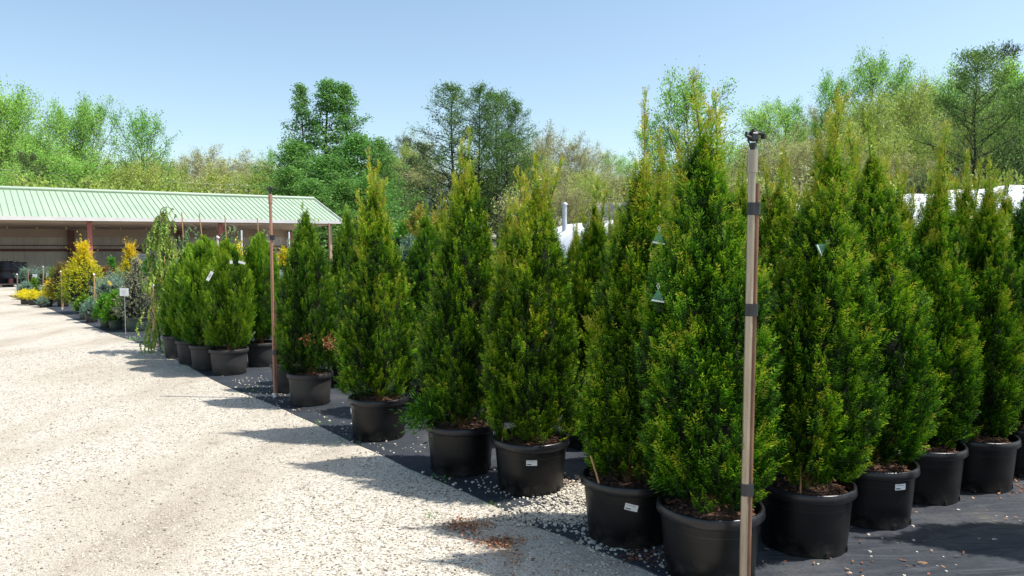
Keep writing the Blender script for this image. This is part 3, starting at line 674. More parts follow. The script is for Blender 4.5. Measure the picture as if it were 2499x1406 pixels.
spray_patch('low_sprays', FRONTOBJ['tall'], (-.24, -.12, .42), (-.9, -.2, .35), 80, .045, .13, 'thuja_dark', 5, .5)

x, y = ground(560, 912)
cr, stm = arb_mesh('foliage', at(560, 590, y).z - .30, 98 * y / F_PX, 130, n=1700, p=2.6, tlow=.32, low=.70, top=.10, leaders=9, mat='thuja_dark', gold=.34)
BANK['blunt'] = (cr, stm, at(560, 590, y).z - .30, 98 * y / F_PX)
potted('potted_arborvitae', 2770, 1338, 'arborvitae just past the right edge, throwing its pointed shadow across the dark cloth', BANK['second'][0], BANK['second'][1])
# rows further in: copies of the same kinds, turned and resized
INNER = [
 (505, 900, 582, 'blunt', 1.0, 'small arborvitae in a narrow grey pot, squeezed left of the white-tagged one'),
 (470, 886, 600, 'blunt', .95, 'narrow arborvitae in a grey pot, second to the right of the weeping cedar'),
 (436, 872, 640, 'blunt', .9, 'shaded low arborvitae in a grey pot right beside the weeping cedar'),
 (640, 893, 575, 'blunt', .95, 'shaded arborvitae in a black pot left of the red brown riser, behind the front row'),
 (708, 955, 640, 'squat', .75, 'arborvitae whose grey pot peeps out behind the foot of the red brown riser'),
 (850, 940, 508, 'squat', .85, 'dark arborvitae between the browned rounded one and the slender pointed one'),
 (1048, 1010, 505, 'edge', 1.15, 'dark rounded arborvitae half hidden between the slender pointed one and the right-leaning one'),
 (1090, 955, 478, 'tall', .9, 'arborvitae top showing above the dark rounded one, left of the right-leaning one'),
 (1238, 1020, 480, 'pale', .95, 'arborvitae standing in the gap behind the right-leaning one and the bushy one'),
 (1442, 1085, 445, 'second', 1.0, 'arborvitae behind the gap right of the bushy stickered-pot one'),
 (1610, 1150, 330, 'spire', 1.0, 'tall thin arborvitae between the loose-leader one and the corner one'),
 (1500, 1000, 500, 'full', .9, 'arborvitae just left of the loose-leader one, one row back'),
 (1340, 985, 470, 'pale', .95, 'arborvitae peeping over the right shoulder of the bushy one'),
 (1650, 1040, 440, 'full', .9, 'arborvitae showing behind the left side of the corner one'),
 (1880, 1150, 370, 'slim', 1.1, 'arborvitae seen in the gap just right of the tall taped riser'),
 (1790, 1060, 390, 'tall', .9, 'arborvitae behind the right shoulder of the corner one, left of the riser'),
 (1935, 1050, 380, 'spire', .95, 'arborvitae in the second row back right of the riser, against white greenhouse'),
 (2075, 1130, 330, 'tall', .95, 'arborvitae tip between the twin-tipped broad one and the hollow-sided one'),
 (2180, 1100, 400, 'full', .9, 'arborvitae filling the gap left of the spire-shaped one'),
 (2335, 1085, 370, 'slim', 1.0, 'yellow-green arborvitae filling the gap right of the spire-shaped one'),
 (2430, 1060, 430, 'pale', .95, 'arborvitae in the gap left of the dark one at the photo edge'),
 (2030, 1000, 400, 'second', .9, 'arborvitae deep in the block behind the twin-tipped broad one'),
]
REST = [(1180, 925, 530, 'slim', 'narrow arborvitae top peeping left behind the right-leaning one'), (1290, 890, 545, 'full', 'arborvitae top just behind the left shoulder of the bushy one, two rows back'), (1400, 920, 530, 'tall', 'arborvitae top under the galvanised vent pipe'), (1560, 930, 450, 'slim', 'arborvitae top seen through the loose leader of the tilted-sticker one'), (1700, 930, 430, 'pale', 'arborvitae hidden behind the middle of the corner one'), (1850, 940, 430, 'second', 'arborvitae just right of the second tape band of the tall riser, deep back'), (2250, 980, 490, 'pale', 'arborvitae directly behind the body of the spire-shaped one'), (2130, 930, 440, 'spire', 'thin arborvitae tip behind the hollow-sided one, against white film'), (2390, 970, 500, 'tall', 'arborvitae just behind the pale-sprayed one, against white film'), (2480, 960, 500, 'second', 'arborvitae behind the dark one at the right photo edge'), (1470, 860, 520, 'pale', 'farthest small arborvitae top below the grey-roofed building'), (1580, 855, 520, 'full', 'farthest arborvitae top left of the two triangular tags'), (1770, 880, 480, 'slim', 'farthest arborvitae top just left of the riser'), (1905, 900, 440, 'tall', 'arborvitae top right of the upper tape band of the riser'), (2060, 900, 450, 'pale', 'farthest arborvitae top left of the hollow-sided one'), (2200, 880, 480, 'tall', 'farthest arborvitae top left of the spire-shaped one'), (1640, 860, 480, 'second', 'farthest arborvitae top behind the two left triangular tags'), (1960, 880, 455, 'full', 'farthest arborvitae top behind the twin-tipped broad one'), (2310, 900, 520, 'spire', 'farthest thin arborvitae tip right of the spire-shaped one')]
rr = random.Random(5)
for (px, by, ty, key, ws, lab) in INNER + [q[:4] + (1.0, q[4]) for q in REST]:
    cr, stm, Ht, W = BANK[key]; x, y = ground(px, by)
    left = px < 720
    Hp = .34 if left else .36
    h = at(px, ty, y).z - (Hp - .045); s = h / Ht
    root = potted('potted_arborvitae', px, by, lab, cr, stm, R=.215 if left else .26, H=Hp, mat='pot_grey' if left else 'pot', rim='pot_grey' if left else 'pot_rim', cscale=s)
    for c in kids(root):
        if c.name.startswith(('foliage', 'trunk')):
            c.scale = (s * ws, s * ws, s); c.rotation_euler[2] = rr.uniform(1.0, 5.3)
root_t = potted('potted_arborvitae', 560, 912, 'blunt-topped bright arborvitae in a wide grey pot with a white tag on its front', BANK['blunt'][0], BANK['blunt'][1], R=.245, H=.34, mat='pot_grey', rim='pot_grey')

# ------------------------------------------------------------------ other nursery plants
def bush_mesh(name, H, W, seed, mat, n=260, shape='round', leaf=.03, aspect=.5, spiky=.3, core=True, k=8, tint=(.5, .22), droop=0.0, z0=.02, tgrad=.3):
    """shrub crown of short sprays over a rounded, conical or mound body"""
    r = np.random.RandomState(seed); w1 = waves(r, 6, 2, 6, 1, 5 / max(H, .3)); w2 = waves(r, 6, 4, 9, 4, 14 / max(H, .3))
    def prof(t):
        if shape == 'cone': return W / 2 * (.75 + .25 * np.clip(t / .15, 0, 1)) * (1 - np.clip((t - .12) / .88, 0, 1) ** 1.2) + .01
        if shape == 'mound': return W / 2 * np.sqrt(np.clip(1 - t ** 2.2, 0, 1)) * (.75 + .25 * np.clip(t / .3, 0, 1))
        return W / 2 * np.sqrt(np.clip(1 - (np.abs(t - .42) / .60) ** 2.2, 0, 1))
    t = r.uniform(0, 1, n); phi = r.uniform(0, 6.28, n); z = t * H * .93 + z0
    R = prof(t) * (1 + .2 * w1(phi, z) + .13 * w2(phi, z)) * (1 - .5 * r.uniform(0, 1, n) ** 2.5)
    er = np.stack([np.cos(phi), np.sin(phi), np.zeros(n)], 1)
    el = np.radians(15 + 60 * t) + r.normal(0, .35, n) - droop
    D = nrm(er * np.cos(el)[:, None] + np.array([0, 0, 1.]) * np.sin(el)[:, None] + r.normal(0, .25, (n, 3)))
    L = leaf * 3.2 * r.uniform(.5, 1.3, n) * (1 + spiky * r.uniform(0, 1, n) ** 4 * 3)
    base = er * np.maximum(R - L * .6, .003)[:, None] + np.array([0, 0, 1.]) * z[:, None]
    sp = np.linspace(.1, 1, k)
    C = base[:, None] + D[:, None] * (L[:, None] * sp)[..., None]
    C[..., 2] = np.maximum(C[..., 2], z0 * .5)
    ld = nrm(D[:, None] * .8 + r.normal(0, .6, (n, k, 3))); wv = nrm(np.cross(ld, r.normal(0, 1, (n, k, 3))))
    Q = rhomb(C.reshape(-1, 3), ld.reshape(-1, 3), wv.reshape(-1, 3), (leaf * r.uniform(.7, 1.4, (n, k))).ravel(), (leaf * aspect * r.uniform(.7, 1.3, (n, k))).ravel())
    T = (tint[0] + tint[1] * r.normal(0, 1, (n, 1)) + .25 * (sp - .5)[None] + tgrad * (t[:, None] - .5) + r.normal(0, .07, (n, k))).ravel()
    ex = []
    if core:
        a_, b_ = 12, 12; TC, PC = np.meshgrid(np.linspace(.02, .9, a_), np.arange(b_) / b_ * 2 * np.pi, indexing='ij'); ZC = TC * H * .93 + z0
        RC = prof(TC) * .62 * (1 + .2 * w1(PC, ZC)); CV = np.stack([RC * np.cos(PC), RC * np.sin(PC), ZC], -1).reshape(-1, 3)
        CF = np.array([(i * b_ + j, i * b_ + (j + 1) % b_, (i + 1) * b_ + (j + 1) % b_, (i + 1) * b_ + j) for i in range(a_ - 1) for j in range(b_)]); ex = [(CV, CF, 1)]
    return quad_mesh(name, Q, T, [M[mat], M['core']], extra=ex)
def shrub(name, px, by, ty, wpx, mat, label, cat='shrub', group='shrubs and small conifers at the far end of the display', R=.13, PH=.22, pmat='pot_grey', seed=1, bot=None, **kw):
    x, y = ground(px, by); H = at(px, ty, y).z - (PH - .03); W = wpx * 1.28 * y / F_PX
    cr = bush_mesh('foliage', H, W, seed, mat, **kw)
    return potted(name, px, by, label, cr, None, group=group, cat=cat, R=R, H=PH, mat=pmat, rim=pmat, soil_drop=.03)
shrub('golden_conifer', 207, 764, 598, 92, 'thuja_gold', 'tall golden conifer with shaggy yellow tips, largest yellow plant by the drive', R=.2, PH=.28, seed=21, n=1500, shape='cone', leaf=.05, aspect=.35, spiky=.5, tint=(.42, .14), tgrad=.9, k=9)
shrub('golden_conifer', 322, 748, 604, 74, 'thuja_gold', 'golden conifer further back, behind the blue spruce in the green pot', R=.2, PH=.28, seed=22, n=1100, shape='cone', leaf=.05, aspect=.35, spiky=.5, tint=(.46, .14), tgrad=.8, k=8)
shrub('bronze_conifer', 154, 748, 648, 48, 'bronze', 'bronze and green conifer standing left of the tallest golden conifer', R=.16, PH=.25, seed=23, n=800, leaf=.04, aspect=.35, tint=(.5, .3))
shrub('green_shrub', 130, 738, 660, 34, 'bright', 'light green upright shrub behind the yellow mounds', R=.13, PH=.22, seed=24, n=400, leaf=.04, shape='cone')
shrub('yellow_shrub', 123, 742, 690, 22, 'thuja_gold', 'small upright yellow shrub behind the right yellow mound', R=.1, PH=.18, seed=25, n=260, leaf=.035, tint=(.65, .15))
for i, (px, by, w, lab) in enumerate([(62, 743, 38, 'left one of the three bright yellow mounds in small pots'), (82, 745, 36, 'middle one of the three bright yellow mounds in small pots'), (117, 748, 40, 'right one of the three bright yellow mounds in small pots')]):
    shrub('yellow_mound', px, by, 715, w, 'gold_cover', lab, cat='mound plant', group='yellow mounds by the drive', R=.13, PH=.2, seed=30 + i, n=420, shape='mound', leaf=.03, spiky=.15, k=6, core=False)
shrub('green_sprig', 104, 751, 733, 22, 'juniper', 'low green plant in front of the yellow mounds', R=.08, PH=.1, seed=34, n=120, shape='mound', leaf=.03)
shrub('dark_shrub', 84, 728, 688, 26, 'thuja_dark', 'dark green dwarf conifer behind the yellow mounds', R=.12, PH=.2, seed=35, n=300, shape='cone', leaf=.04)
shrub('blue_juniper', 62, 731, 697, 26, 'juniper', 'pale blue juniper by the short grey stake at the row end', R=.12, PH=.2, seed=36, n=220, leaf=.04)
for i, (px, lab) in enumerate([(62, 'left grey-green grassy plant on the white bench'), (82, 'middle grey-green grassy plant on the white bench'), (108, 'right grey-green grassy plant on the white bench')]):
    x, y = ground(px, 722)
    cr = bush_mesh('foliage', .34, .5, 40 + i, 'juniper', n=220, leaf=.05, aspect=.2, spiky=.6)
    potted('grassy_plant', px, 722, lab, cr, None, group='plants on the white bench', cat='potted plant', R=.12, H=.16, mat='pot_grey', rim='pot_grey', soil_drop=.03, z=.395)
shrub('bronze_shrub', 262, 748, 655, 44, 'bronze', 'reddish bronze shrub between the two golden conifers', R=.15, PH=.24, seed=50, n=520, leaf=.04, tint=(.6, .3))
shrub('green_shrub', 276, 740, 632, 36, 'bright', 'green pointed shrub behind the bronze one between the golden conifers', R=.14, PH=.24, seed=51, n=420, leaf=.045, shape='cone', tint=(.3, .2))
shrub('blue_juniper', 268, 768, 688, 62, 'juniper', 'loose pale blue-green juniper behind the bright green bushes', R=.16, PH=.24, seed=52, n=520, leaf=.05, aspect=.25, spiky=.6, tint=(.65, .2))
shrub('blue_juniper', 290, 762, 678, 50, 'juniper', 'greyish juniper just left of the blue spruce', R=.14, PH=.24, seed=53, n=400, leaf=.05, aspect=.25, spiky=.6, tint=(.5, .2))
shrub('blue_juniper', 224, 787, 746, 42, 'juniper', 'spreading blue juniper in a small grey pot beside the bamboo-tied riser', R=.135, PH=.23, seed=54, n=380, shape='mound', leaf=.035, aspect=.35, tint=(.4, .2))
shrub('dark_shrub', 207, 780, 735, 34, 'thuja_dark', 'dark green shrub in a greenish pot below the tall golden conifer', R=.12, PH=.23, pmat='pot_green', seed=55, n=340, leaf=.04)
shrub('bright_bush', 258, 800, 730, 34, 'bright', 'left one of the three bright green bushes in small pots', cat='shrub', group='bright green bushes', R=.115, PH=.2, pmat='pot_green', seed=60, n=420, leaf=.033, aspect=.8, shape='round')
shrub('bright_bush', 281, 804, 722, 44, 'bright', 'middle and largest of the three bright green bushes in small pots', cat='shrub', group='bright green bushes', R=.12, PH=.2, pmat='pot_green', seed=61, n=560, leaf=.033, aspect=.8, shape='cone', tint=(.6, .2))
shrub('bright_bush', 302, 802, 724, 32, 'bright', 'right one of the three bright green bushes, nearly hidden by the spruce', cat='shrub', group='bright green bushes', R=.115, PH=.2, pmat='pot_green', seed=62, n=380, leaf=.033, aspect=.8, shape='round', tint=(.35, .2))
shrub('blue_spruce', 336, 808, 636, 76, 'spruce', 'grey-blue spruce in a wide green pot', cat='potted tree', R=.215, PH=.29, pmat='pot_green', seed=63, n=1500, shape='cone', leaf=.028, aspect=.55, spiky=.25, k=9, tint=(.5, .3))
shrub('green_shrub', 366, 770, 637, 50, 'bright', 'green shrub behind the spruce, left of the weeping cedar', R=.15, PH=.24, seed=64, n=520, leaf=.045, tint=(.3, .2))
shrub('yellow_shrub', 386, 775, 648, 34, 'thuja_gold', 'orange-yellow shrub just left of the weeping cedar trunk', R=.13, PH=.24, seed=65, n=420, leaf=.04, tint=(.7, .2), shape='cone')
shrub('green_shrub', 378, 800, 700, 46, 'bright', 'bright low shrub seen through the hanging branches of the weeping cedar', R=.13, PH=.22, seed=66, n=380, leaf=.04)
shrub('yellow_shrub', 583, 850, 605, 50, 'thuja_gold', 'yellow-tipped conifer right behind the white-tagged arborvitae', R=.16, PH=.26, seed=67, n=620, leaf=.045, tint=(.45, .25), shape='cone')
shrub('yellow_shrub', 700, 850, 615, 58, 'thuja_gold', 'yellow-tipped conifer just right of the red brown riser', R=.16, PH=.26, seed=68, n=640, leaf=.045, tint=(.4, .25))
shrub('maple_sapling', 1022, 775, 515, 66, 'maple', 'yellow-green young maple seen between the arborvitae below the utility pole', cat='potted tree', R=.2, PH=.3, seed=69, n=560, leaf=.075, aspect=.6, core=False)
shrub('maple_sapling', 1062, 765, 528, 50, 'maple', 'second yellow-green young maple, right of the utility pole', cat='potted tree', R=.2, PH=.3, seed=70, n=420, leaf=.075, aspect=.6, core=False)
shrub('green_shrub', 985, 770, 550, 60, 'bright', 'leafy green shrub beyond the slender pointed arborvitae', R=.2, PH=.3, seed=71, n=460, leaf=.07, aspect=.6, tint=(.35, .2))
shrub('blue_juniper', 1000, 800, 585, 66, 'juniper', 'tall blue-green juniper beyond the gap beside the dark rounded arborvitae', R=.2, PH=.3, seed=72, n=700, leaf=.06, aspect=.25, tint=(.3, .2))

# white bench for the grassy plants
x, y = ground(85, 722); b = MB()
b.box((0, 0, .385), (1.15, .5, .035), bev=.008)
be = empty('plant_bench', (x, y + .02, .0), .25); tagit(be, 'low white bench carrying grassy plants near the end of the row', 'bench')
b.build('bench_top', M['white'], be)
for sx in (-.5, .5):
    for sy in (-.2, .2): MB().box((sx, sy, .184), (.05, .05, .366)).build('leg', M['white'], be)

# weeping cedars
def weeping(name, px, by, ty, label, seed, lean, mat='weeping', nb=34, W=.34, R=.2, PH=.3, pmat='pot_tan', stake=None, droop=1.0, low=.15):
    x, y = ground(px, by); H = at(px, ty, y).z - (PH - .03); r = np.random.RandomState(seed)
    root = empty(name, (x, y, .006)); tagit(root, label, 'potted tree', 'weeping cedars'); make_pot(root, R, PH, pmat, pmat)
    q = np.linspace(0, 1, 14); P = np.stack([lean * q ** 1.1 + .025 * np.sin(q * 9 + seed), .02 * np.cos(q * 7), PH - .04 + H * .93 * q], 1)
    nod = P[-1] + np.array([[.03, 0, .05], [.10, .0, .075], [.17, 0, .05], [.22, .0, -.04], [.24, 0, -.15]]) * (1 if lean < 0 else 1)
    Pt = np.concatenate([P, nod])
    MB().tube(Pt, np.concatenate([np.linspace(.02, .008, 14), [.006, .005, .004, .003, .002]]), 6).build('trunk', M['twig_grey'], root)
    Qs, Ts, S0, S1, A0, A1 = [], [], [], [], [], []
    def strand(p, ln):
        m = max(4, int(ln / .018)); s = np.linspace(0, 1, m); pts = np.array(p) + np.stack([r.normal(0, .012) + .02 * np.sin(s * 4 + r.uniform(0, 6)), r.normal(0, .012) + .02 * np.cos(s * 4), -s * ln], 1)
        S0.append(pts[:-1]); S1.append(pts[1:]); A0.append(np.full(m - 1, .0013)); A1.append(np.full(m - 1, .0013))
        k = 6; C = np.repeat(pts, k, 0); d = nrm(np.array([0, 0, -1.]) + r.normal(0, .4, (m * k, 3))); w = nrm(np.cross(d, r.normal(0, 1, (m * k, 3))))
        Qs.append(rhomb(C, d, w, r.uniform(.02, .045, m * k), r.uniform(.014, .026, m * k))); Ts.append(np.clip(.35 + .2 * r.normal() + .45 * np.repeat(s, k), 0, 1))
    for i in range(nb):
        t = low + (1 - low) * (i / nb) ** .9; p = np.array([np.interp(t, q, P[:, j]) for j in range(3)]); a = r.uniform(0, 6.28)
        wd = W * (1.15 - .75 * t) * r.uniform(.5, 1.2); m = 7; s = np.linspace(0, 1, m)
        br = p + np.stack([np.cos(a) * wd * s, np.sin(a) * wd * s, .10 * wd / .3 * np.sin(s * 2.2) - droop * wd * .9 * s ** 2], 1)
        S0.append(br[:-1]); S1.append(br[1:]); A0.append(np.linspace(.006, .003, m - 1)); A1.append(np.linspace(.005, .0025, m - 1))
        for j in range(1, m):
            for _ in range(1): strand(br[j] + r.normal(0, .015, 3), r.uniform(.10, .36) * (1.25 - .6 * t))
    for j in range(5): strand(nod[j], r.uniform(.08, .16))
    sv, sf = prisms(np.concatenate(S0), np.concatenate(S1), np.concatenate(A0), np.concatenate(A1), 3)
    link('foliage', quad_mesh('foliage', np.concatenate(Qs), np.concatenate(Ts), [M[mat], M['twig_grey']], extra=[(sv, sf, 1)]), root)
    if stake:
        sx0, sz0, sx1, sz1 = stake
        cane(root, (sx0, -.05, sz0), (sx1, -.04, sz1), .011)
    return root
weeping('weeping_cedar', 424, 862, 492, 'tall weeping cedar with hanging branches and a nodding tip above the shed eave', 80, -.19, nb=80, W=.46, R=.15, PH=.3, stake=(.03, .3, -.10, 1.55), low=.04)
weeping('weeping_cedar', 462, 838, 540, 'thin blue-green weeping cedar tied to a tall cane right of the tall one', 81, -.06, mat='weeping_blue', nb=26, W=.20, R=.15, pmat='pot_grey', stake=(.0, .3, -.06, 2.32))
weeping('weeping_cedar', 515, 838, 580, 'bushy weeping cedar with a leaning bare cane standing above it', 82, -.05, nb=30, W=.36, R=.15, pmat='pot_grey', stake=(.03, .3, -.14, 2.30), droop=.6)
weeping('weeping_cedar', 560, 832, 540, 'weeping cedar in front of the red shed post, its tip hooked over its cane', 83, -.02, mat='weeping_blue', nb=24, W=.22, R=.15, pmat='pot_grey', stake=(.05, .3, -.02, 2.28), droop=1.3)
weeping('weeping_cedar', 640, 838, 552, 'fountain-shaped weeping cedar just left of the red brown riser', 84, -.02, mat='weeping_blue', nb=26, W=.34, R=.15, pmat='pot_grey', stake=(.02, .3, -.03, 2.22), droop=1.1, low=.55)

# ------------------------------------------------------------------ irrigation risers and stakes
def riser(px, by, tx, ty, label, d, rad, pipe, second, tapes, head=True, group='irrigation risers', name='irrigation_riser', sec_top=.93, foot='white', sec_off=(1.55, .2)):
    x, y = ground(px, by); topp = at(tx, ty, y); h = topp.z; dx = topp.x - x
    root = empty(name, (x, y, .0)); tagit(root, label, 'sprinkler' if head else 'riser pipe', group)
    hp = h - (.085 if head else 0)
    f = lambda z: (dx * z / h, 0, z)
    MB().tube([f(0.0), f(hp * .5), f(hp)], rad, 14).build('pipe', M[pipe], root)
    if head: MB().tube([f(hp - .10), f(hp + .0)], rad * 1.32, 14).build('coupling', M[pipe], root)
    if foot: MB().tube([f(.012), f(.06)], rad * 1.35, 12).build('foot_fitting', M[foot], root)
    if second:
        o_ = rad * sec_off[0]; g_ = lambda z: (dx * z / h + o_, rad * sec_off[1] , z)
        MB().tube([g_(.0), g_(hp * sec_top * .5), g_(hp * sec_top)], rad * .72, 10).build('support_rod', M[second], root)
    for tz in tapes:
        z = hp * tz; b = MB(); w_ = rad * (1.12 if not second else 1.0)
        if second:
            c0, c1 = f(z), (f(z)[0] + rad * sec_off[0], 0, z); n = 20; V = []
            hh = rad * 1.6
            for zz in (-hh, hh):
                sx = dx * zz / h
                V += [(c0[0] + sx + rad * 1.10 * math.cos(a), rad * 1.10 * math.sin(a), z + zz) if math.cos(a) < 0.1 else (c1[0] + sx + rad * .85 * math.cos(a), rad * 1.0 * math.sin(a), z + zz) for a in np.arange(n) / n * 2 * np.pi]
            b.add(V, [(i, (i + 1) % n, n + (i + 1) % n, n + i) for i in range(n)] + [tuple(range(n - 1, -1, -1)), tuple(range(n, 2 * n))], smooth=False)
        else: b.tube([f(z - rad * 1.6), f(z + rad * 1.6)], rad * 1.12, 14)
        b.build('tape', M['tape'], root)
    if head:
        s = rad / .0165; hd = MB(); c = Vector(f(hp))
        hd.tube([c, c + Vector((0, 0, .022 * s))], .012 * s, 12)
        hd.tube([c + Vector((0, 0, .018 * s)), c + Vector((0, 0, .030 * s))], .016 * s, 12)
        # yoke, arm, nozzle, counterweight, deflector
        for sx in (-1, 1): hd.tube([c + Vector((sx * .016 * s, 0, .030 * s)), c + Vector((sx * .020 * s, 0, .050 * s)), c + Vector((sx * .012 * s, 0, .074 * s)), c + Vector((0, 0, .080 * s))], .0045 * s, 8)
        hd.box(c + Vector((.004 * s, 0, .056 * s)), (.032 * s, .026 * s, .034 * s), .3, bev=.004)
        hd.tube([c + Vector((0, -.005 * s, .048 * s)), c + Vector((-.034 * s, -.016 * s, .057 * s))], [.009 * s, .006 * s], 10)
        hd.tube([c + Vector((.01 * s, 0, .074 * s)), c + Vector((.040 * s, .008 * s, .070 * s)), c + Vector((.050 * s, .01 * s, .058 * s))], [.006 * s, .008 * s, .005 * s], 8)
        hd.box(c + Vector((.047 * s, .008 * s, .060 * s)), (.016 * s, .020 * s, .022 * s), .5, bev=.003)
        hd.box(c + Vector((-.030 * s, -.006 * s, .068 * s)), (.010 * s, .016 * s, .018 * s), -.4, bev=.002)
        hd.tube([c + Vector((0, 0, .078 * s)), c + Vector((0, 0, .088 * s))], .007 * s, 10)
        hd.build('sprinkler_head', M['black'], root)
    return root
riser(1811, 1487, 1838, 320, 'tall taped irrigation riser nearest the camera, tan pipe strapped to a rusty rod', 0, .0175, 'pipe_steel', 'pipe_rust', [.268, .66, .876], foot='brass', sec_off=(1.4, .3))
riser(671, 972, 659, 455, 'tall red brown irrigation riser standing left of the rounded arborvitae', 0, .0165, 'pipe_red', 'pipe_rust', [.79, .226], sec_top=.48, sec_off=(1.45, .3))
# extra tape at the splice of the second riser
riser(376, 846, 372, 700, 'short reddish riser pipe tied to a cane, under the weeping cedar', 0, .019, 'pipe_red', 'bamboo', [.55], head=False, sec_top=.9)
riser(232, 782, 230, 672, 'short riser tied to a bamboo cane beside the tallest golden conifer', 0, .018, 'bamboo', 'pipe_red', [.35], head=False, sec_top=.6)
riser(152, 756, 149, 664, 'short tan riser in front of the bronze conifer', 0, .018, 'bamboo', 'pipe_red', [], head=False, sec_top=.5, foot='white')
riser(43, 727, 42, 671, 'short grey stake at the very end of the row by the open drive', 0, .02, 'twig_grey', None, [], head=False, foot=None)
riser(68, 724, 69, 660, 'thin brown stake behind the left yellow mound', 0, .016, 'pipe_red', None, [], head=False, foot=None)
riser(104, 726, 106, 652, 'pale stake with a white cap behind the yellow mounds', 0, .018, 'bamboo', None, [], head=False, foot=None)
for px, by, tx, ty, lab in [(594, 830, 589, 562, 'white-banded riser top standing between the weeping cedars against the shed'), (531, 830, 531, 582, 'short white riser top beside the red shed post'), (706, 830, 705, 566, 'white riser top behind the tip of the rounded arborvitae'), (808, 840, 803, 545, 'thin brown riser standing by the shed corner post')]:
    riser(px, by, tx, ty, lab, 0, .016, 'white' if 'white' in lab else 'pipe_red', None, [.78] if 'banded' in lab else [], head=False, foot=None, group='risers against the shed')
# caps on the short stakes
for o_ in [q for q in bpy.data.objects if q.name.startswith('irrigation_riser') and ('short' in q['label'] or 'white cap' in q['label'])]:
    pp = [c for c in kids(o_) if c.name.startswith('pipe')][0]; t_ = max((Vector(v.co) for v in pp.data.vertices), key=lambda v: v.z)
    MB().tube([(t_.x * .0 + sum(v.co.x for v in pp.data.vertices if v.co.z > t_.z - .001) / 16, 0, t_.z), (t_.x, 0, t_.z + .035)], [.022, .019], 10).build('cap', M['white'], o_)

# ------------------------------------------------------------------ tags and signs
def tri_tag(px, py, Y, size, label, tilt=0.0, yaw=0.0):
    c = at(px, py, Y); root = empty('hang_tag', c); root.rotation_euler = (0, tilt, yaw); tagit(root, label, 'plant tag', 'clear plastic tags hung in the arborvitae')
    s = size; b = MB(); y0, y1 = -.004, .004
    F3 = [(-s * .52, -s * .30), (s * .50, -s * .46), (s * .05, s * .55)]
    V = [(x_, y0, z_) for x_, z_ in F3] + [(x_ * .96, y1, z_ * .96) for x_, z_ in F3]
    b.add(V, [(0, 1, 2), (5, 4, 3), (0, 3, 4, 1), (1, 4, 5, 2), (2, 5, 3, 0)]); b.build('tag_sleeve', M['tag_clear'], root)
    b = MB(); b.add([(-s * .46, -.0055, -s * .28), (s * .46, -.0055, -s * .43), (s * .44, -.0055, -s * .33), (-s * .40, -.0055, -s * .18)], [(0, 1, 2, 3)]); b.build('highlight_strip', M['white'], root)  # white strip painted in as the highlight along the tag's lower edge
    MB().tube([(s * .05, 0, s * .52), (s * .12, .0, s * .72), (s * .04, .005, s * .95), (s * -.05, .01, s * .75), (s * .04, .005, s * .56)], .0016, 5).build('tie', M['white'], root)
tri_tag(1605, 724, 3.50, .070, 'clear green triangular tag, the lower of two left of the corner arborvitae')
tri_tag(1607, 583, 3.62, .070, 'greyish clear triangular tag, the upper of two left of the corner arborvitae')
tri_tag(2005, 604, 3.79, .072, 'green triangular tag turned sideways on the broad arborvitae right of the riser', .9, .3)
tri_tag(2445, 578, 5.05, .065, 'faint clear tag hung high near the right edge of the photo', 1.2, .2)
def strip_tag(px, py, Y, w, h, rot, label, mat='white', printed=False):
    c = at(px, py, Y); root = empty('paper_tag', c); root.rotation_euler = (0, rot, .2); tagit(root, label, 'plant tag', 'paper tags on the plants')
    b = MB(); b.box((0, 0, 0), (w, .002, h), bev=.0008)
    if printed:
        for k in range(2): b.box((0, -.0016, h * (.12 - .2 * k)), (w * .6, .001, h * .06), mi=1)
    b.build('card', [M[mat], M['tape']], root)
    MB().tube([(0, 0, h * .5), (.004, .01, h * .5 + .03)], .0012, 5).build('tie', M['white'], root)
strip_tag(512, 674, 9.2, .04, .13, .5, 'white tag hanging slanted on the front of the blunt-topped arborvitae', printed=True)
strip_tag(590, 641, 9.28, .085, .03, .3, 'white curled tag between the blunt-topped arborvitae and the shaded one')
strip_tag(441, 676, 10.75, .035, .15, .9, 'pale slanted tag on the weeping cedar')
strip_tag(435, 650, 10.75, .03, .17, -.2, 'pale blue ribbon tag high on the weeping cedar', 'blue_tag')
strip_tag(688, 670, 7.6, .05, .10, .1, 'bluish white tag just right of the red brown riser')
strip_tag(564, 640, 9.28, .035, .04, .0, 'small white tag near the top of the blunt-topped arborvitae')
strip_tag(268, 691, 14.2, .045, .10, -.6, 'yellow tag in the pale juniper', 'yellow_tag')
strip_tag(366, 677, 12.6, .09, .05, -.3, 'yellow tag right of the spruce tip', 'yellow_tag')
def sign(px, py, by, w, h, label):
    x, y = ground(px, by); c = at(px, py, y); root = empty('price_sign', (c.x, y, .0)); tagit(root, label, 'sign', 'small white price signs')
    b = MB(); b.box((0, 0, c.z), (w, .006, h), rz=.1, bev=.002)
    for k in range(3): b.box((0, -.0052, c.z + h * (.22 - .2 * k)), (w * (.5 - .1 * k), .002, h * .045), rz=.1, mi=1)
    b.build('sign_panel', [M['white'], M['steel']], root)
    MB().tube([(0, .012, 0), (0, .012, c.z - h * .2)], .006, 6).build('sign_post', M['steel'], root)
sign(303, 713, 818, .165, .15, 'white price sign on a thin post in front of the blue spruce')
sign(85, 673, 728, .15, .11, 'small white sign above the bench between two stakes')
sign(116, 671, 726, .09, .11, 'narrow white sign right of the white-capped stake')

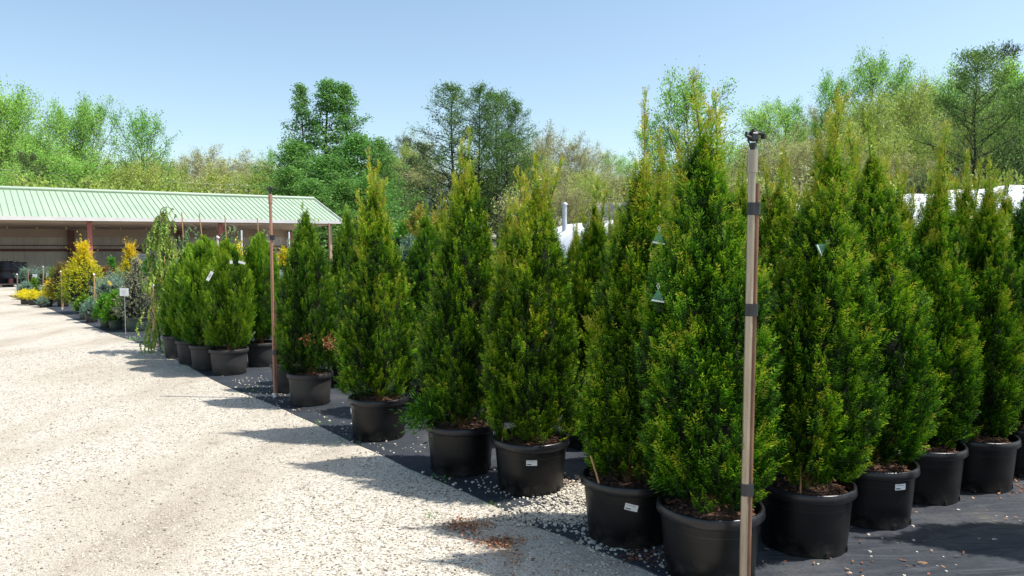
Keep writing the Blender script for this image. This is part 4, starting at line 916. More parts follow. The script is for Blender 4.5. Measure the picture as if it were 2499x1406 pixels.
# ------------------------------------------------------------------ open shed
shed = empty('open_shed', (0, 0, 0)); tagit(shed, 'long open-sided shed with a pale green ribbed metal roof and red posts', 'shed')
dv = np.array([.78, .62]); dv /= np.linalg.norm(dv); pv = np.array([-dv[1], dv[0]])       # along, and away from the camera
E = at(815, 537, 40.8); HE = E.z; EX = np.array([E.x, E.y])
def sh(a, s, z): q = EX + dv * a + pv * s; return (q[0], q[1], z + (.0125 * a if z > 1.2 else 0))   # the eave falls a little to the left; a <= 0 runs left, s away from the camera
S_RIDGE, S_BACK, LEN = 3.45, 6.9, 36.0; HR = HE + 1.36
ang = math.atan2(dv[1], dv[0])
b = MB()
th = .05
for (s0, z0, s1, z1) in [(-.35, HE - .07, S_RIDGE, HR), (S_RIDGE, HR, S_BACK + .2, HE - .05)]:
    V = [sh(-LEN, s0, z0), sh(.3, s0, z0), sh(.3, s1, z1), sh(-LEN, s1, z1)]; V += [(p_[0], p_[1], p_[2] - th) for p_ in V]
    b.add(V, [(0, 1, 2, 3)], 0); b.add(V, [(7, 6, 5, 4)], 1); b.add(V, [(0, 4, 5, 1), (1, 5, 6, 2), (3, 7, 4, 0)], 0)
    for k in range(int(LEN / .26)):
        a = .25 - k * .26; d_ = .011
        V = [sh(a - d_, s0, z0 + .002), sh(a + d_, s0, z0 + .002), sh(a + d_, s1, z1 + .002), sh(a - d_, s1, z1 + .002)]
        W_ = [(p_[0], p_[1], p_[2] + .03) for p_ in V]
        b.add(V + W_, [(4, 5, 6, 7), (0, 1, 5, 4), (3, 7, 6, 2), (0, 4, 7, 3), (1, 2, 6, 5)], 2)
def beam(b_, p0, p1, w, h):
    p0, p1 = np.array(p0), np.array(p1); o_ = np.array([pv[0], pv[1], 0]) * w / 2; u_ = np.array([0, 0, h / 2])
    V = [p0 - o_ - u_, p0 + o_ - u_, p0 + o_ + u_, p0 - o_ + u_, p1 - o_ - u_, p1 + o_ - u_, p1 + o_ + u_, p1 - o_ + u_]
    b_.add(V, [(0, 1, 2, 3), (7, 6, 5, 4), (0, 4, 5, 1), (1, 5, 6, 2), (2, 6, 7, 3), (3, 7, 4, 0)])
roof = b.build('roof', [M['roof'], M['ceiling'], M['roof_seam']], shed)
b = MB(); q0, q1 = sh(-LEN, S_RIDGE, HR + .055), sh(.3, S_RIDGE, HR + .055); b.tube([q0, q1], .10, 8); b.build('ridge_cap', M['roof'], roof)
b = MB(); beam(b, sh(-LEN, -.42, HE - .14), sh(.34, -.42, HE - .14), .13, .17); b.build('gutter', M['gutter'], shed)
# gable trim at the right end
b = MB()
for (s0, z0, s1, z1) in [(-.35, HE - .17, S_RIDGE, HR - .10), (S_RIDGE, HR - .10, S_BACK + .2, HE - .15)]:
    A_, B_ = sh(.33, s0, z0), sh(.33, s1, z1); C_, D_ = sh(.37, s0, z0), sh(.37, s1, z1)
    V = [A_, B_, (B_[0], B_[1], B_[2] + .17), (A_[0], A_[1], A_[2] + .17), C_, D_, (D_[0], D_[1], D_[2] + .17), (C_[0], C_[1], C_[2] + .17)]
    b.add(V, [(0, 1, 2, 3), (7, 6, 5, 4), (3, 2, 6, 7), (0, 4, 5, 1)])
b.build('gable_trim', M['gutter'], roof)
# flat soffit sheeting / truss underside
b = MB(); zc = HE - .26
V = [sh(-LEN, .05, zc), sh(.1, .05, zc), sh(.1, S_BACK - .1, zc - .16), sh(-LEN, S_BACK - .1, zc - .16)]; b.add(V + [(p_[0], p_[1], p_[2] + .04) for p_ in V], [(0, 1, 2, 3), (7, 6, 5, 4), (0, 4, 5, 1)])
for k in range(int(LEN / 1.2)):
    a = -.6 - k * 1.2; b.box(sh(a, S_BACK / 2, zc - .20), (.06, .06, .10), ang)
b.build('ceiling', M['ceiling'], shed)
# ribbed rear wall, and right end wall
def ribbed(name, p0, p1, z0, z1, nrm_, pitch=.3, depth=.035):
    p0, p1, nn = np.array(p0), np.array(p1), np.array(nrm_); Ln = np.linalg.norm(p1 - p0); d_ = (p1 - p0) / Ln; pts = []
    k = int(Ln / pitch)
    for i in range(k):
        for u, w in [(0, 0), (.62, 0), (.70, 1), (.90, 1), (.98, 0)]:
            q = p0 + d_ * (i + u) * pitch + nn * depth * w; pts.append(q)
    n_ = len(pts); V = [(q[0], q[1], z0) for q in pts] + [(q[0], q[1], z1) for q in pts]
    return MB().add(V, [(i, i + 1, n_ + i + 1, n_ + i) for i in range(n_ - 1)]).build(name, M['wallsheet'], shed)
A_ = EX + dv * -LEN + pv * S_BACK; B_ = EX + dv * .2 + pv * S_BACK
ribbed('rear_wall', A_, B_, .0, HE - .5, -pv, .45)
b = MB(); beam(b, sh(-LEN, S_BACK - .05, HE - .62), sh(.1, S_BACK - .05, HE - .62), .06, .5); b.build('fascia', M['ceiling'], shed)
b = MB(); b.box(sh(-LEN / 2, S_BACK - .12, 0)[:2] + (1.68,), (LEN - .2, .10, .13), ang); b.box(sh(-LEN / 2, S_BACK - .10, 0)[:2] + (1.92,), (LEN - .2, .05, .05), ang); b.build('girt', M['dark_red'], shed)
b = MB(); b.box(sh(-LEN / 2, S_BACK - .14, .33), (LEN - .2, .12, .62), ang); b.build('base_wall', M['slab'], shed)
def post(px, row, mat='red_steel', w=.17):
    # find a so that the foot column projects at px
    best = min(np.linspace(0, -LEN, 2400), key=lambda a: abs(SRC_W / 2 + F_PX * sh(a, row, 0)[0] / sh(a, row, 0)[1] - px))
    q = sh(best, row, 0); zt = HE - .25 + .0125 * best if row < 1 else HE - .5 + .0125 * best
    b = MB(); b.box((q[0], q[1], zt / 2), (w, w * .5, zt), ang); b.box((q[0], q[1], .01), (w * 1.6, w * 1.6, .02), ang); b.build('post', M[mat], shed)
for px in (222, 540, -160, 808): post(px, .0, 'red_steel' if px != 808 else 'pole_wood', .20 if px != 808 else .14)
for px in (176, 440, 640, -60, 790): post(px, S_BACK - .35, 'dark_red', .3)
b = MB(); n0 = [sh(-LEN, -.6, .02), sh(.3, -.6, .02), sh(.3, S_BACK + .1, .02), sh(-LEN, S_BACK + .1, .02)]; b.add(n0 + [(p_[0], p_[1], -.05) for p_ in n0], [(0, 1, 2, 3), (0, 4, 5, 1), (1, 5, 6, 2)]); b.build('floor_slab', M['slab'], shed)

def on_floor(px, s):
    best = min(np.linspace(0, -LEN, 3000), key=lambda a: abs(SRC_W / 2 + F_PX * sh(a, s, 0)[0] / sh(a, s, 0)[1] - px)); return sh(best, s, .02)
for px, s, h, lab in [(16, 2.6, 1.15, 'left black drum standing in the shade under the shed'), (33, 2.6, 1.1, 'middle black drum standing in the shade under the shed'), (49, 2.6, 1.1, 'right black drum standing in the shade under the shed')]:
    p_ = on_floor(px, s); root = empty('plastic_drum', p_); tagit(root, lab, 'drum', 'black drums under the shed')
    b = MB(); b.lathe([(.01, 0), (.27, 0), (.29, .03), (.29, h * .3), (.305, h * .32), (.29, h * .34), (.29, h * .64), (.305, h * .66), (.29, h * .68), (.285, h - .04), (.26, h), (.01, h)], 20); b.build('drum_body', M['drum'], root)
    MB().tube([(.12, 0, h), (.12, 0, h + .03)], .04, 8).build('bung', M['steel'], root)
def pallet(px, s, lab, name='wooden_pallet', load=0):
    p_ = on_floor(px, s); root = empty(name, p_, ang); tagit(root, lab, 'pallet' if not load else 'pallet', 'pallets under the shed')
    for k in range(7): MB().box((0, -.5 + k * .165, .13), (1.1, .10, .02)).build('slat', M['wood'], root)
    for k in (-.5, 0, .5): MB().box((k, 0, .06), (.08, 1.05, .118)).build('bearer', M['wood'], root)
    return root, p_
pallet(32, 1.2, 'empty wooden pallet on the shed floor in front of the black drums')
pallet(95, 3.5, 'empty wooden pallet on the shed floor behind the grassy plants')
def sacks(px, s, lab, n=7):
    root, p_ = pallet(px, s, 'wooden pallet under the ' + ('left' if px < 360 else 'right') + ' stack of pale sacks')
    for k in range(n):
        o_ = empty('sack', (p_[0], p_[1], p_[2] + .142 + k * .15), ang + (.05 if k % 2 else -.04)); tagit(o_, ('lowest', 'second', 'third', 'fourth', 'fifth', 'sixth', 'seventh', 'eighth', 'ninth', 'tenth')[k] + ' sack from the floor in the ' + lab, 'sack', 'pale sacks stacked in the shed')
        b = MB(); b.box((0, 0, .073), (1.0, .85, .146), bev=.05); b.build('sack_body', M['sack'], o_); MB().box((.0, -.427, .075), (.5, .006, .05)).build('printed_band', M['steel'], o_)
sacks(352, 5.4, 'left stack of pale sacks behind the golden conifer', 9)
sacks(380, 5.4, 'right stack of pale sacks behind the weeping cedar', 10)
# small parked pallet truck at the far left edge
p_ = on_floor(2, 1.8); root = empty('pallet_truck', p_, ang); tagit(root, 'dark hand pallet truck at the shed floor edge, cut by the left photo edge', 'pallet truck')
b = MB(); b.box((-.2, .16, .10), (1.1, .15, .05), bev=.01); b.box((-.2, -.16, .10), (1.1, .15, .05), bev=.01); b.box((.36, 0, .22), (.16, .42, .28), bev=.03); b.build('forks', M['red_steel'], root)
b = MB(); b.tube([(.42, 0, .35), (.62, 0, 1.15)], .02, 8); b.tube([(.62, -.18, 1.15), (.62, .18, 1.15)], .018, 8); b.build('handle', M['black'], root)
for sy in (-.12, .12): MB().tube([(.42, sy - .03, .08), (.42, sy + .03, .08)], .08, 14).build('wheel', M['black'], root)

# ------------------------------------------------------------------ white greenhouse, grey-roofed house, vent, poles
gh = empty('greenhouse', (0, 0, 0)); tagit(gh, 'long white plastic-covered hoop greenhouse behind the arborvitae block', 'greenhouse')
G0 = np.array([9.9, 13.6]); G1 = np.array([2.55, 35.0]); gd = (G0 - G1) / np.linalg.norm(G0 - G1); gn = np.array([-gd[1], gd[0]]); gn = gn if gn[0] > 0 else -gn
G0 = G0 + gd * 5; Rg, Hg = 3.2, 2.98; o0 = G0 + gn * .9; o1 = G1 + gn * .9; Lg = np.linalg.norm(o1 - o0)
na = 24; nl = int(Lg / .3); V = []
for i in range(nl + 1):
    q = o0 + (o1 - o0) * i / nl; sag = .035 * abs(math.sin(math.pi * i * .3 / 1.2)) 
    for j in range(na + 1):
        a = math.pi * j / na; V.append((q[0] + gn[0] * Rg * math.cos(a), q[1] + gn[1] * Rg * math.cos(a), max(0, (Hg - sag * .5) * math.sin(a) ** .85)))
F = [(i * (na + 1) + j, i * (na + 1) + j + 1, (i + 1) * (na + 1) + j + 1, (i + 1) * (na + 1) + j) for i in range(nl) for j in range(na)]
F += [tuple(range(na, -1, -1)), tuple(nl * (na + 1) + j for j in range(na + 1))]
b = MB(); b.add(V, F, smooth=True); b.build('film_cover', M['poly'], gh)
for i in range(0, int(Lg / 1.2) + 1):
    q = o0 + (o1 - o0) * min(1, i * 1.2 / Lg); pts = [(q[0] + gn[0] * (Rg + .02) * math.cos(a), q[1] + gn[1] * (Rg + .02) * math.cos(a), (Hg + .005) * math.sin(a) ** .85) for a in np.linspace(0, math.pi, 20)]
    MB().tube(pts, .022, 5).build('hoop', M['gutter'], gh)
q = at(1378, 500, 33.0); vp = empty('vent_pipe', (q.x, 33.0, 0)); tagit(vp, 'galvanised vent pipe with a cap standing by the far end of the greenhouse', 'vent pipe')
MB().tube([(0, 0, 0), (0, 0, q.z)], .11, 14).build('pipe', M['steel'], vp); MB().lathe([(.0, .14), (.17, .03), (.17, .0), (.0, .02)], 16, c=(0, 0, q.z)).build('cap', M['steel'], vp)

hs = empty('farm_building', (14.5, 66, 0), -.28); tagit(hs, 'low building with a plain grey roof half hidden behind the arborvitae', 'building')
b = MB(); b.box((0, 0, 1.9), (13, 7, 3.8)); b.build('wall', M['siding'], hs)
b = MB(); V = [(-7, -4, 3.7), (7, -4, 3.7), (7, 0, 6.0), (-7, 0, 6.0), (-7, 4, 3.7), (7, 4, 3.7)]; V += [(p_[0], p_[1], p_[2] + .12) for p_ in V]
b.add(V, [(6, 7, 8, 9), (9, 8, 11, 10), (1, 0, 3, 2), (2, 3, 4, 5), (0, 1, 7, 6), (1, 2, 8, 7), (2, 5, 11, 8), (0, 6, 9, 3), (3, 9, 10, 4)]); b.add([(-6.5, -3.5, 3.8), (-6.5, 3.5, 3.8), (-6.5, 0, 5.9)], [(0, 1, 2)]); b.build('roof', M['grey_roof'], hs)
for xx in (-4, 0, 4):
    w_ = MB().box((xx, -3.52, 2.0), (1.3, .06, 1.2)).build('window', M['white'], hs); MB().box((xx, -3.56, 2.0), (1.1, .04, 1.0)).build('pane', M['drum'], w_)

POLE_Y = 74.0
def pole_x(px): return (px - SRC_W / 2) / F_PX * POLE_Y
up = empty('utility_pole', (pole_x(1044), POLE_Y, 0)); tagit(up, 'wooden utility pole with small crossarm between the arborvitae tops', 'utility pole')
zt = at(1044, 452, POLE_Y).z
MB().tube([(0, 0, 0), (-.02, 0, zt * .5), (-.06, 0, zt)], [.15, .13, .10], 10).build('pole', M['pole_wood'], up)
b = MB(); b.box((.1, 0, zt - .35), (1.0, .12, .12), .5, bev=.01); b.build('crossarm', M['bark_dark'], up)
for k in (-.4, .0, .4): MB().lathe([(.0, .22), (.05, .2), (.07, .1), (.04, .05), (.05, .0)], 10, c=(.1 + k * .88, k * .48, zt - .29)).build('insulator', M['bark_dark'], up)
sp_ = empty('lamp_mast', (pole_x(1054), POLE_Y - .6, 0)); tagit(sp_, 'thin grey steel mast with a grey transformer can beside the wooden pole', 'mast')
zt2 = at(1054, 432, POLE_Y - .6).z; z3 = at(1054, 505, POLE_Y).z
MB().tube([(0, 0, 0), (0, 0, z3)], .17, 12).build('lower_tube', M['steel'], sp_); MB().tube([(0, 0, z3 + .001), (0, 0, zt2)], .045, 8).build('upper_tube', M['steel'], sp_)
zc2 = at(1048, 492, POLE_Y).z; b = MB(); b.lathe([(.0, -.55), (.24, -.52), (.27, -.45), (.27, .40), (.22, .47), (.08, .5), (.06, .72), (.0, .74)], 16, c=(-.33, -.1, zc2)); b.build('transformer', M['steel'], sp_)
MB().tube([(-.3, -.1, zc2 - .5), (-.2, -.1, zc2 - .7), (0, 0, zc2 - .85)], .07, 8).build('bracket', M['steel'], sp_)
def wire(a, bb, sag, lab):
    a, bb = Vector(a), Vector(bb); pts = []
    for k in range(25):
        t = k / 24; p_ = a.lerp(bb, t); p_.z -= sag * 4 * t * (1 - t); pts.append(p_ - a)
    o_ = MB().tube(pts, .022, 5).build('power_line', M['wire'], None, a); tagit(o_, lab, 'power line', 'power lines')
wire(at(1044, 462, POLE_Y), at(-300, 384, 62), .7, 'uppermost power line running left from the utility pole over the shed')
wire(at(1044, 474, POLE_Y), at(-300, 396, 62), .7, 'middle power line running left from the utility pole over the shed')
wire(at(1044, 505, POLE_Y), at(-300, 436, 62), .6, 'lowest power line running left from the utility pole over the shed')
wire(at(1046, 462, POLE_Y), at(2600, 490, 84), .8, 'power line running right from the utility pole behind the arborvitae')

# ------------------------------------------------------------------ trees beyond
def grow(H, W, seed, kind):
    """skeleton as sticks and twig ends for a tree of a kind; returns sticks and ends"""
    r = np.random.RandomState(seed); S = []; ends = []
    def stick(p0, p1, r0, r1): S.append((p0, p1, r0, r1))
    conic = kind in ('cypress', 'pine', 'cone')
    clear = {'cypress': .16, 'pine': .35, 'cone': .05, 'bare': .22, 'round': .22, 'airy': .28}[kind]
    nT = 12; tz = np.linspace(0, 1, nT); wob_ = np.cumsum(r.normal(0, .012 * H if not conic else .003 * H, (nT, 2)), 0); wob_[0] = 0
    TR = np.column_stack([wob_, tz * H * (.97 if conic else .82)])
    R0 = H * (.014 if not conic else .013)
    for i in range(nT - 1): stick(TR[i], TR[i + 1], R0 * (1 - tz[i] * .9), R0 * (1 - tz[i + 1] * .9))
    nb = {'cypress': 64, 'pine': 34, 'cone': 70, 'bare': 30, 'round': 34, 'airy': 22}[kind]
    for k in range(nb):
        t = clear + (1 - clear) * ((k + r.uniform(0, 1)) / nb) ** (.9 if conic else .8); t = min(t, .985)
        p = np.array([np.interp(t, tz, TR[:, j]) for j in range(3)]); a = k * 2.4 + r.uniform(-.5, .5)
        u = (t - clear) / (1 - clear)
        if kind == 'cypress': ln = W / 2 * (1.0 - u) ** .55 * (.75 + .25 * min(1, u / .2)) * r.uniform(.7, 1.1); up_ = r.uniform(.35, .9)
        elif kind == 'cone': ln = W / 2 * (1.0 - u) ** .8 * r.uniform(.5, 1.15) + .05; up_ = r.uniform(.1, .4)
        elif kind == 'pine': ln = W / 2 * math.sqrt(max(0, 1 - abs(u - .4) ** 2 * 2.2)) * r.uniform(.5, 1.1) + .3; up_ = r.uniform(-.05, .35)
        else: ln = W / 2 * math.sqrt(max(.05, 1 - abs(u - .42) ** 2 * 2.3)) * r.uniform(.65, 1.15); up_ = r.uniform(.6, 1.5)
        m = 6; q = np.linspace(0, 1, m); d0 = np.array([math.cos(a), math.sin(a), up_]); d0 /= np.linalg.norm(d0)
        pts = [p]; dd = d0.copy(); seg = ln / (m - 1) * (1 if conic else 1.12)
        for j in range(m - 1):
            dd = dd + r.normal(0, .13, 3) + np.array([0, 0, .05 if not conic else (-.02 if kind == 'pine' else .05)]); dd /= np.linalg.norm(dd); pts.append(pts[-1] + dd * seg)
        rb = max(.012, R0 * (.42 - .25 * u) * (ln / (W / 2) * .5 + .5))
        for j in range(m - 1): stick(pts[j], pts[j + 1], rb * (1 - q[j] * .8), rb * (1 - q[j + 1] * .8))
        for j in range(1, m):
            for _ in range(3 if kind != 'bare' else 4):
                s2 = nrm(dd + r.normal(0, .75, 3) + np.array([0, 0, .25])); l2 = ln * r.uniform(.18, .42) * (1.1 - .5 * q[j]) + .15
                e1 = pts[j] + s2 * l2 * .55; e2 = e1 + nrm(s2 + r.normal(0, .3, 3) + np.array([0, 0, .15])) * l2 * .45
                stick(pts[j], e1, rb * .35 * (1.2 - q[j]), rb * .22); stick(e1, e2, rb * .22, .006)
                ends += [e1, e2]
                if kind in ('bare', 'airy', 'round'):
                    for _2 in range(3 if kind == 'bare' else 2):
                        e3 = e1 + nrm(s2 + r.normal(0, .7, 3) + np.array([0, 0, .2])) * l2 * r.uniform(.35, .7); stick(e1, e3, rb * .16, .005); ends.append(e3)
        ends.append(pts[-1])
    return S, np.array(ends)
TREEBANK = {}
def tree_kind(key, kind, H, W, seed, mat, bark, nl, size, spread, aspect=.7, tint=(.5, .2), sag=.0, thick=1.0):
    S, E_ = grow(H, W, seed, kind); r = np.random.RandomState(seed + 1000)
    rad = np.linalg.norm(E_[:, :2], axis=1); fx = W / 2 / np.percentile(rad, 95); sc3 = np.array([fx, fx, H * .985 / E_[:, 2].max()])
    S = [(a * sc3, b_ * sc3, c_, d_) for a, b_, c_, d_ in S]; E_ = E_ * sc3
    P0, P1, a0, a1 = (np.array([s[i] for s in S]) for i in range(4))
    sv, sf = prisms(P0, P1, np.maximum(a0 * thick, .012), np.maximum(a1 * thick, .009), 4 if kind != 'bare' else 3)
    tm = bpy.data.meshes.new('trunk'); tm.from_pydata(sv.tolist(), [], sf.tolist()); tm.materials.append(M[bark]); tm.update()
    idx = r.randint(0, len(E_), nl); cl = r.normal(0, 1, len(E_))
    C = E_[idx] + r.normal(0, 1, (nl, 3)) * np.array([spread, spread, spread * .75])
    D = randdir(r, nl); D[:, 2] -= sag; D = nrm(D); Wv = nrm(np.cross(D, r.normal(0, 1, (nl, 3))))
    sz = size * r.uniform(.55, 1.35, nl)
    Q = rhomb(C, D, Wv, sz, sz * aspect)
    T = tint[0] + .6 * tint[1] * cl[idx] + tint[1] * .7 * r.normal(0, 1, nl)
    cm = quad_mesh('crown', Q, T, [M[mat]]); TREEBANK[key] = (tm, cm, H, W)
tree_kind('spring1', 'round', 16, 9.5, 201, 'spring', 'bark', 15000, .18, .42)
tree_kind('spring2', 'round', 16, 8.0, 202, 'spring', 'bark', 12000, .17, .42, tint=(.6, .2))
tree_kind('airy1', 'airy', 16, 10, 203, 'spring', 'bark', 9000, .18, .34, tint=(.35, .22), thick=1.1)
tree_kind('airy2', 'airy', 16, 9, 204, 'spring', 'bark', 6500, .18, .36, tint=(.4, .25))
tree_kind('pale1', 'round', 14, 9, 205, 'spring_pale', 'bark_pale', 14000, .17, .34, tint=(.4, .25))
tree_kind('pale2', 'airy', 14, 9, 206, 'spring_pale', 'bark', 12000, .17, .4, tint=(.55, .25))
tree_kind('bare1', 'bare', 14, 9, 207, 'bud', 'bark_pale', 8000, .14, .32, tint=(.4, .25), thick=.8)
tree_kind('bare2', 'bare', 14, 10.5, 208, 'bud', 'bark_pale', 11000, .15, .34, tint=(.6, .25), thick=.8)
tree_kind('cypress1', 'cypress', 18, 9, 209, 'cypress', 'bark_dark', 11000, .21, .24, aspect=.35, tint=(.4, .2))
tree_kind('cypress2', 'cypress', 18, 13, 210, 'cypress', 'bark_dark', 20000, .22, .26, aspect=.35, tint=(.5, .2))
tree_kind('cone1', 'cone', 18, 8.0, 211, 'dense', 'bark', 11000, .17, .22, tint=(.45, .2))
tree_kind('cone2', 'cone', 14, 9.5, 212, 'dense', 'bark', 15000, .17, .34, tint=(.5, .2))
tree_kind('pine1', 'pine', 15, 7, 213, 'pine', 'bark_dark', 9000, .26, .28, aspect=.3, tint=(.5, .2))
tree_kind('bushy', 'round', 5, 5.5, 214, 'spring_pale', 'bark', 5200, .2, .28, tint=(.35, .22))
tree_kind('bushy2', 'round', 5, 5.5, 215, 'bud', 'bark', 4200, .17, .28, tint=(.5, .25))
NAMES = {'spring1': 'leafy_tree', 'spring2': 'leafy_tree', 'airy1': 'leafy_tree', 'airy2': 'leafy_tree', 'pale1': 'leafy_tree', 'pale2': 'leafy_tree', 'bare1': 'budding_tree', 'bare2': 'budding_tree', 'cypress1': 'cypress_tree', 'cypress2': 'cypress_tree', 'cone1': 'conical_tree', 'cone2': 'conical_tree', 'pine1': 'pine_tree', 'bushy': 'woodland_shrub', 'bushy2': 'woodland_shrub'}
GEN = {'spring': 'fresh green leafy tree in the wood left of and behind the shed', 'pale': 'pale yellow-green budding tree in the wood beyond the nursery', 'bare': 'almost bare brownish tree in the wood beyond the nursery', 'bushy': 'low shrub at the foot of the wood beyond the nursery', 'pine': 'dark pine in the wood beyond the utility pole', 'airy': 'thin-crowned fresh green tree in the wood beyond the nursery', 'cone': 'dense mid green tree in the low mass behind the right end of the shed', 'cypress': 'feathery cypress in the wood beyond the nursery'}
rt = random.Random(9)
def far_tree(key, px, ty, Y, wpx=None, label=None, base=None):
    tm, cm, H, W = TREEBANK[key]; topp = at(px, ty, Y); x = topp.x; z0 = float(hill_z(x, Y)) - .1
    if base is not None: z0 = base
    if wpx: wpx = wpx * {'cone': 2.6, 'cypress': 1.7}.get(''.join(c for c in key if not c.isdigit()), 1.3) if key != 'cypress2' or px < 2000 else wpx
    sz = (topp.z - z0) / H; sx = sz if wpx is None else (wpx * Y / F_PX) / W
    sx = max(.55 * sz, min(1.9 * sz, sx))
    root = empty(NAMES[key], (x, Y, z0), rt.uniform(0, 6.28)); root.scale = (sx, sx, sz)
    stem = ''.join(c for c in key if not c.isdigit())
    tagit(root, label or GEN[stem], 'shrub' if stem == 'bushy' else 'tree', 'woodland trees' if not label else 'trees beyond the nursery')
    if not label: root['group'] = {'spring': 'leafy trees left', 'pale': 'pale budding trees', 'bare': 'bare brownish trees', 'bushy': 'woodland shrubs', 'pine': 'dark pines', 'airy': 'thin-crowned trees', 'cone': 'dense trees behind the shed end', 'cypress': 'cypress trees'}[stem]
    link('trunk', tm, root); link('crown', cm, root)
    return root
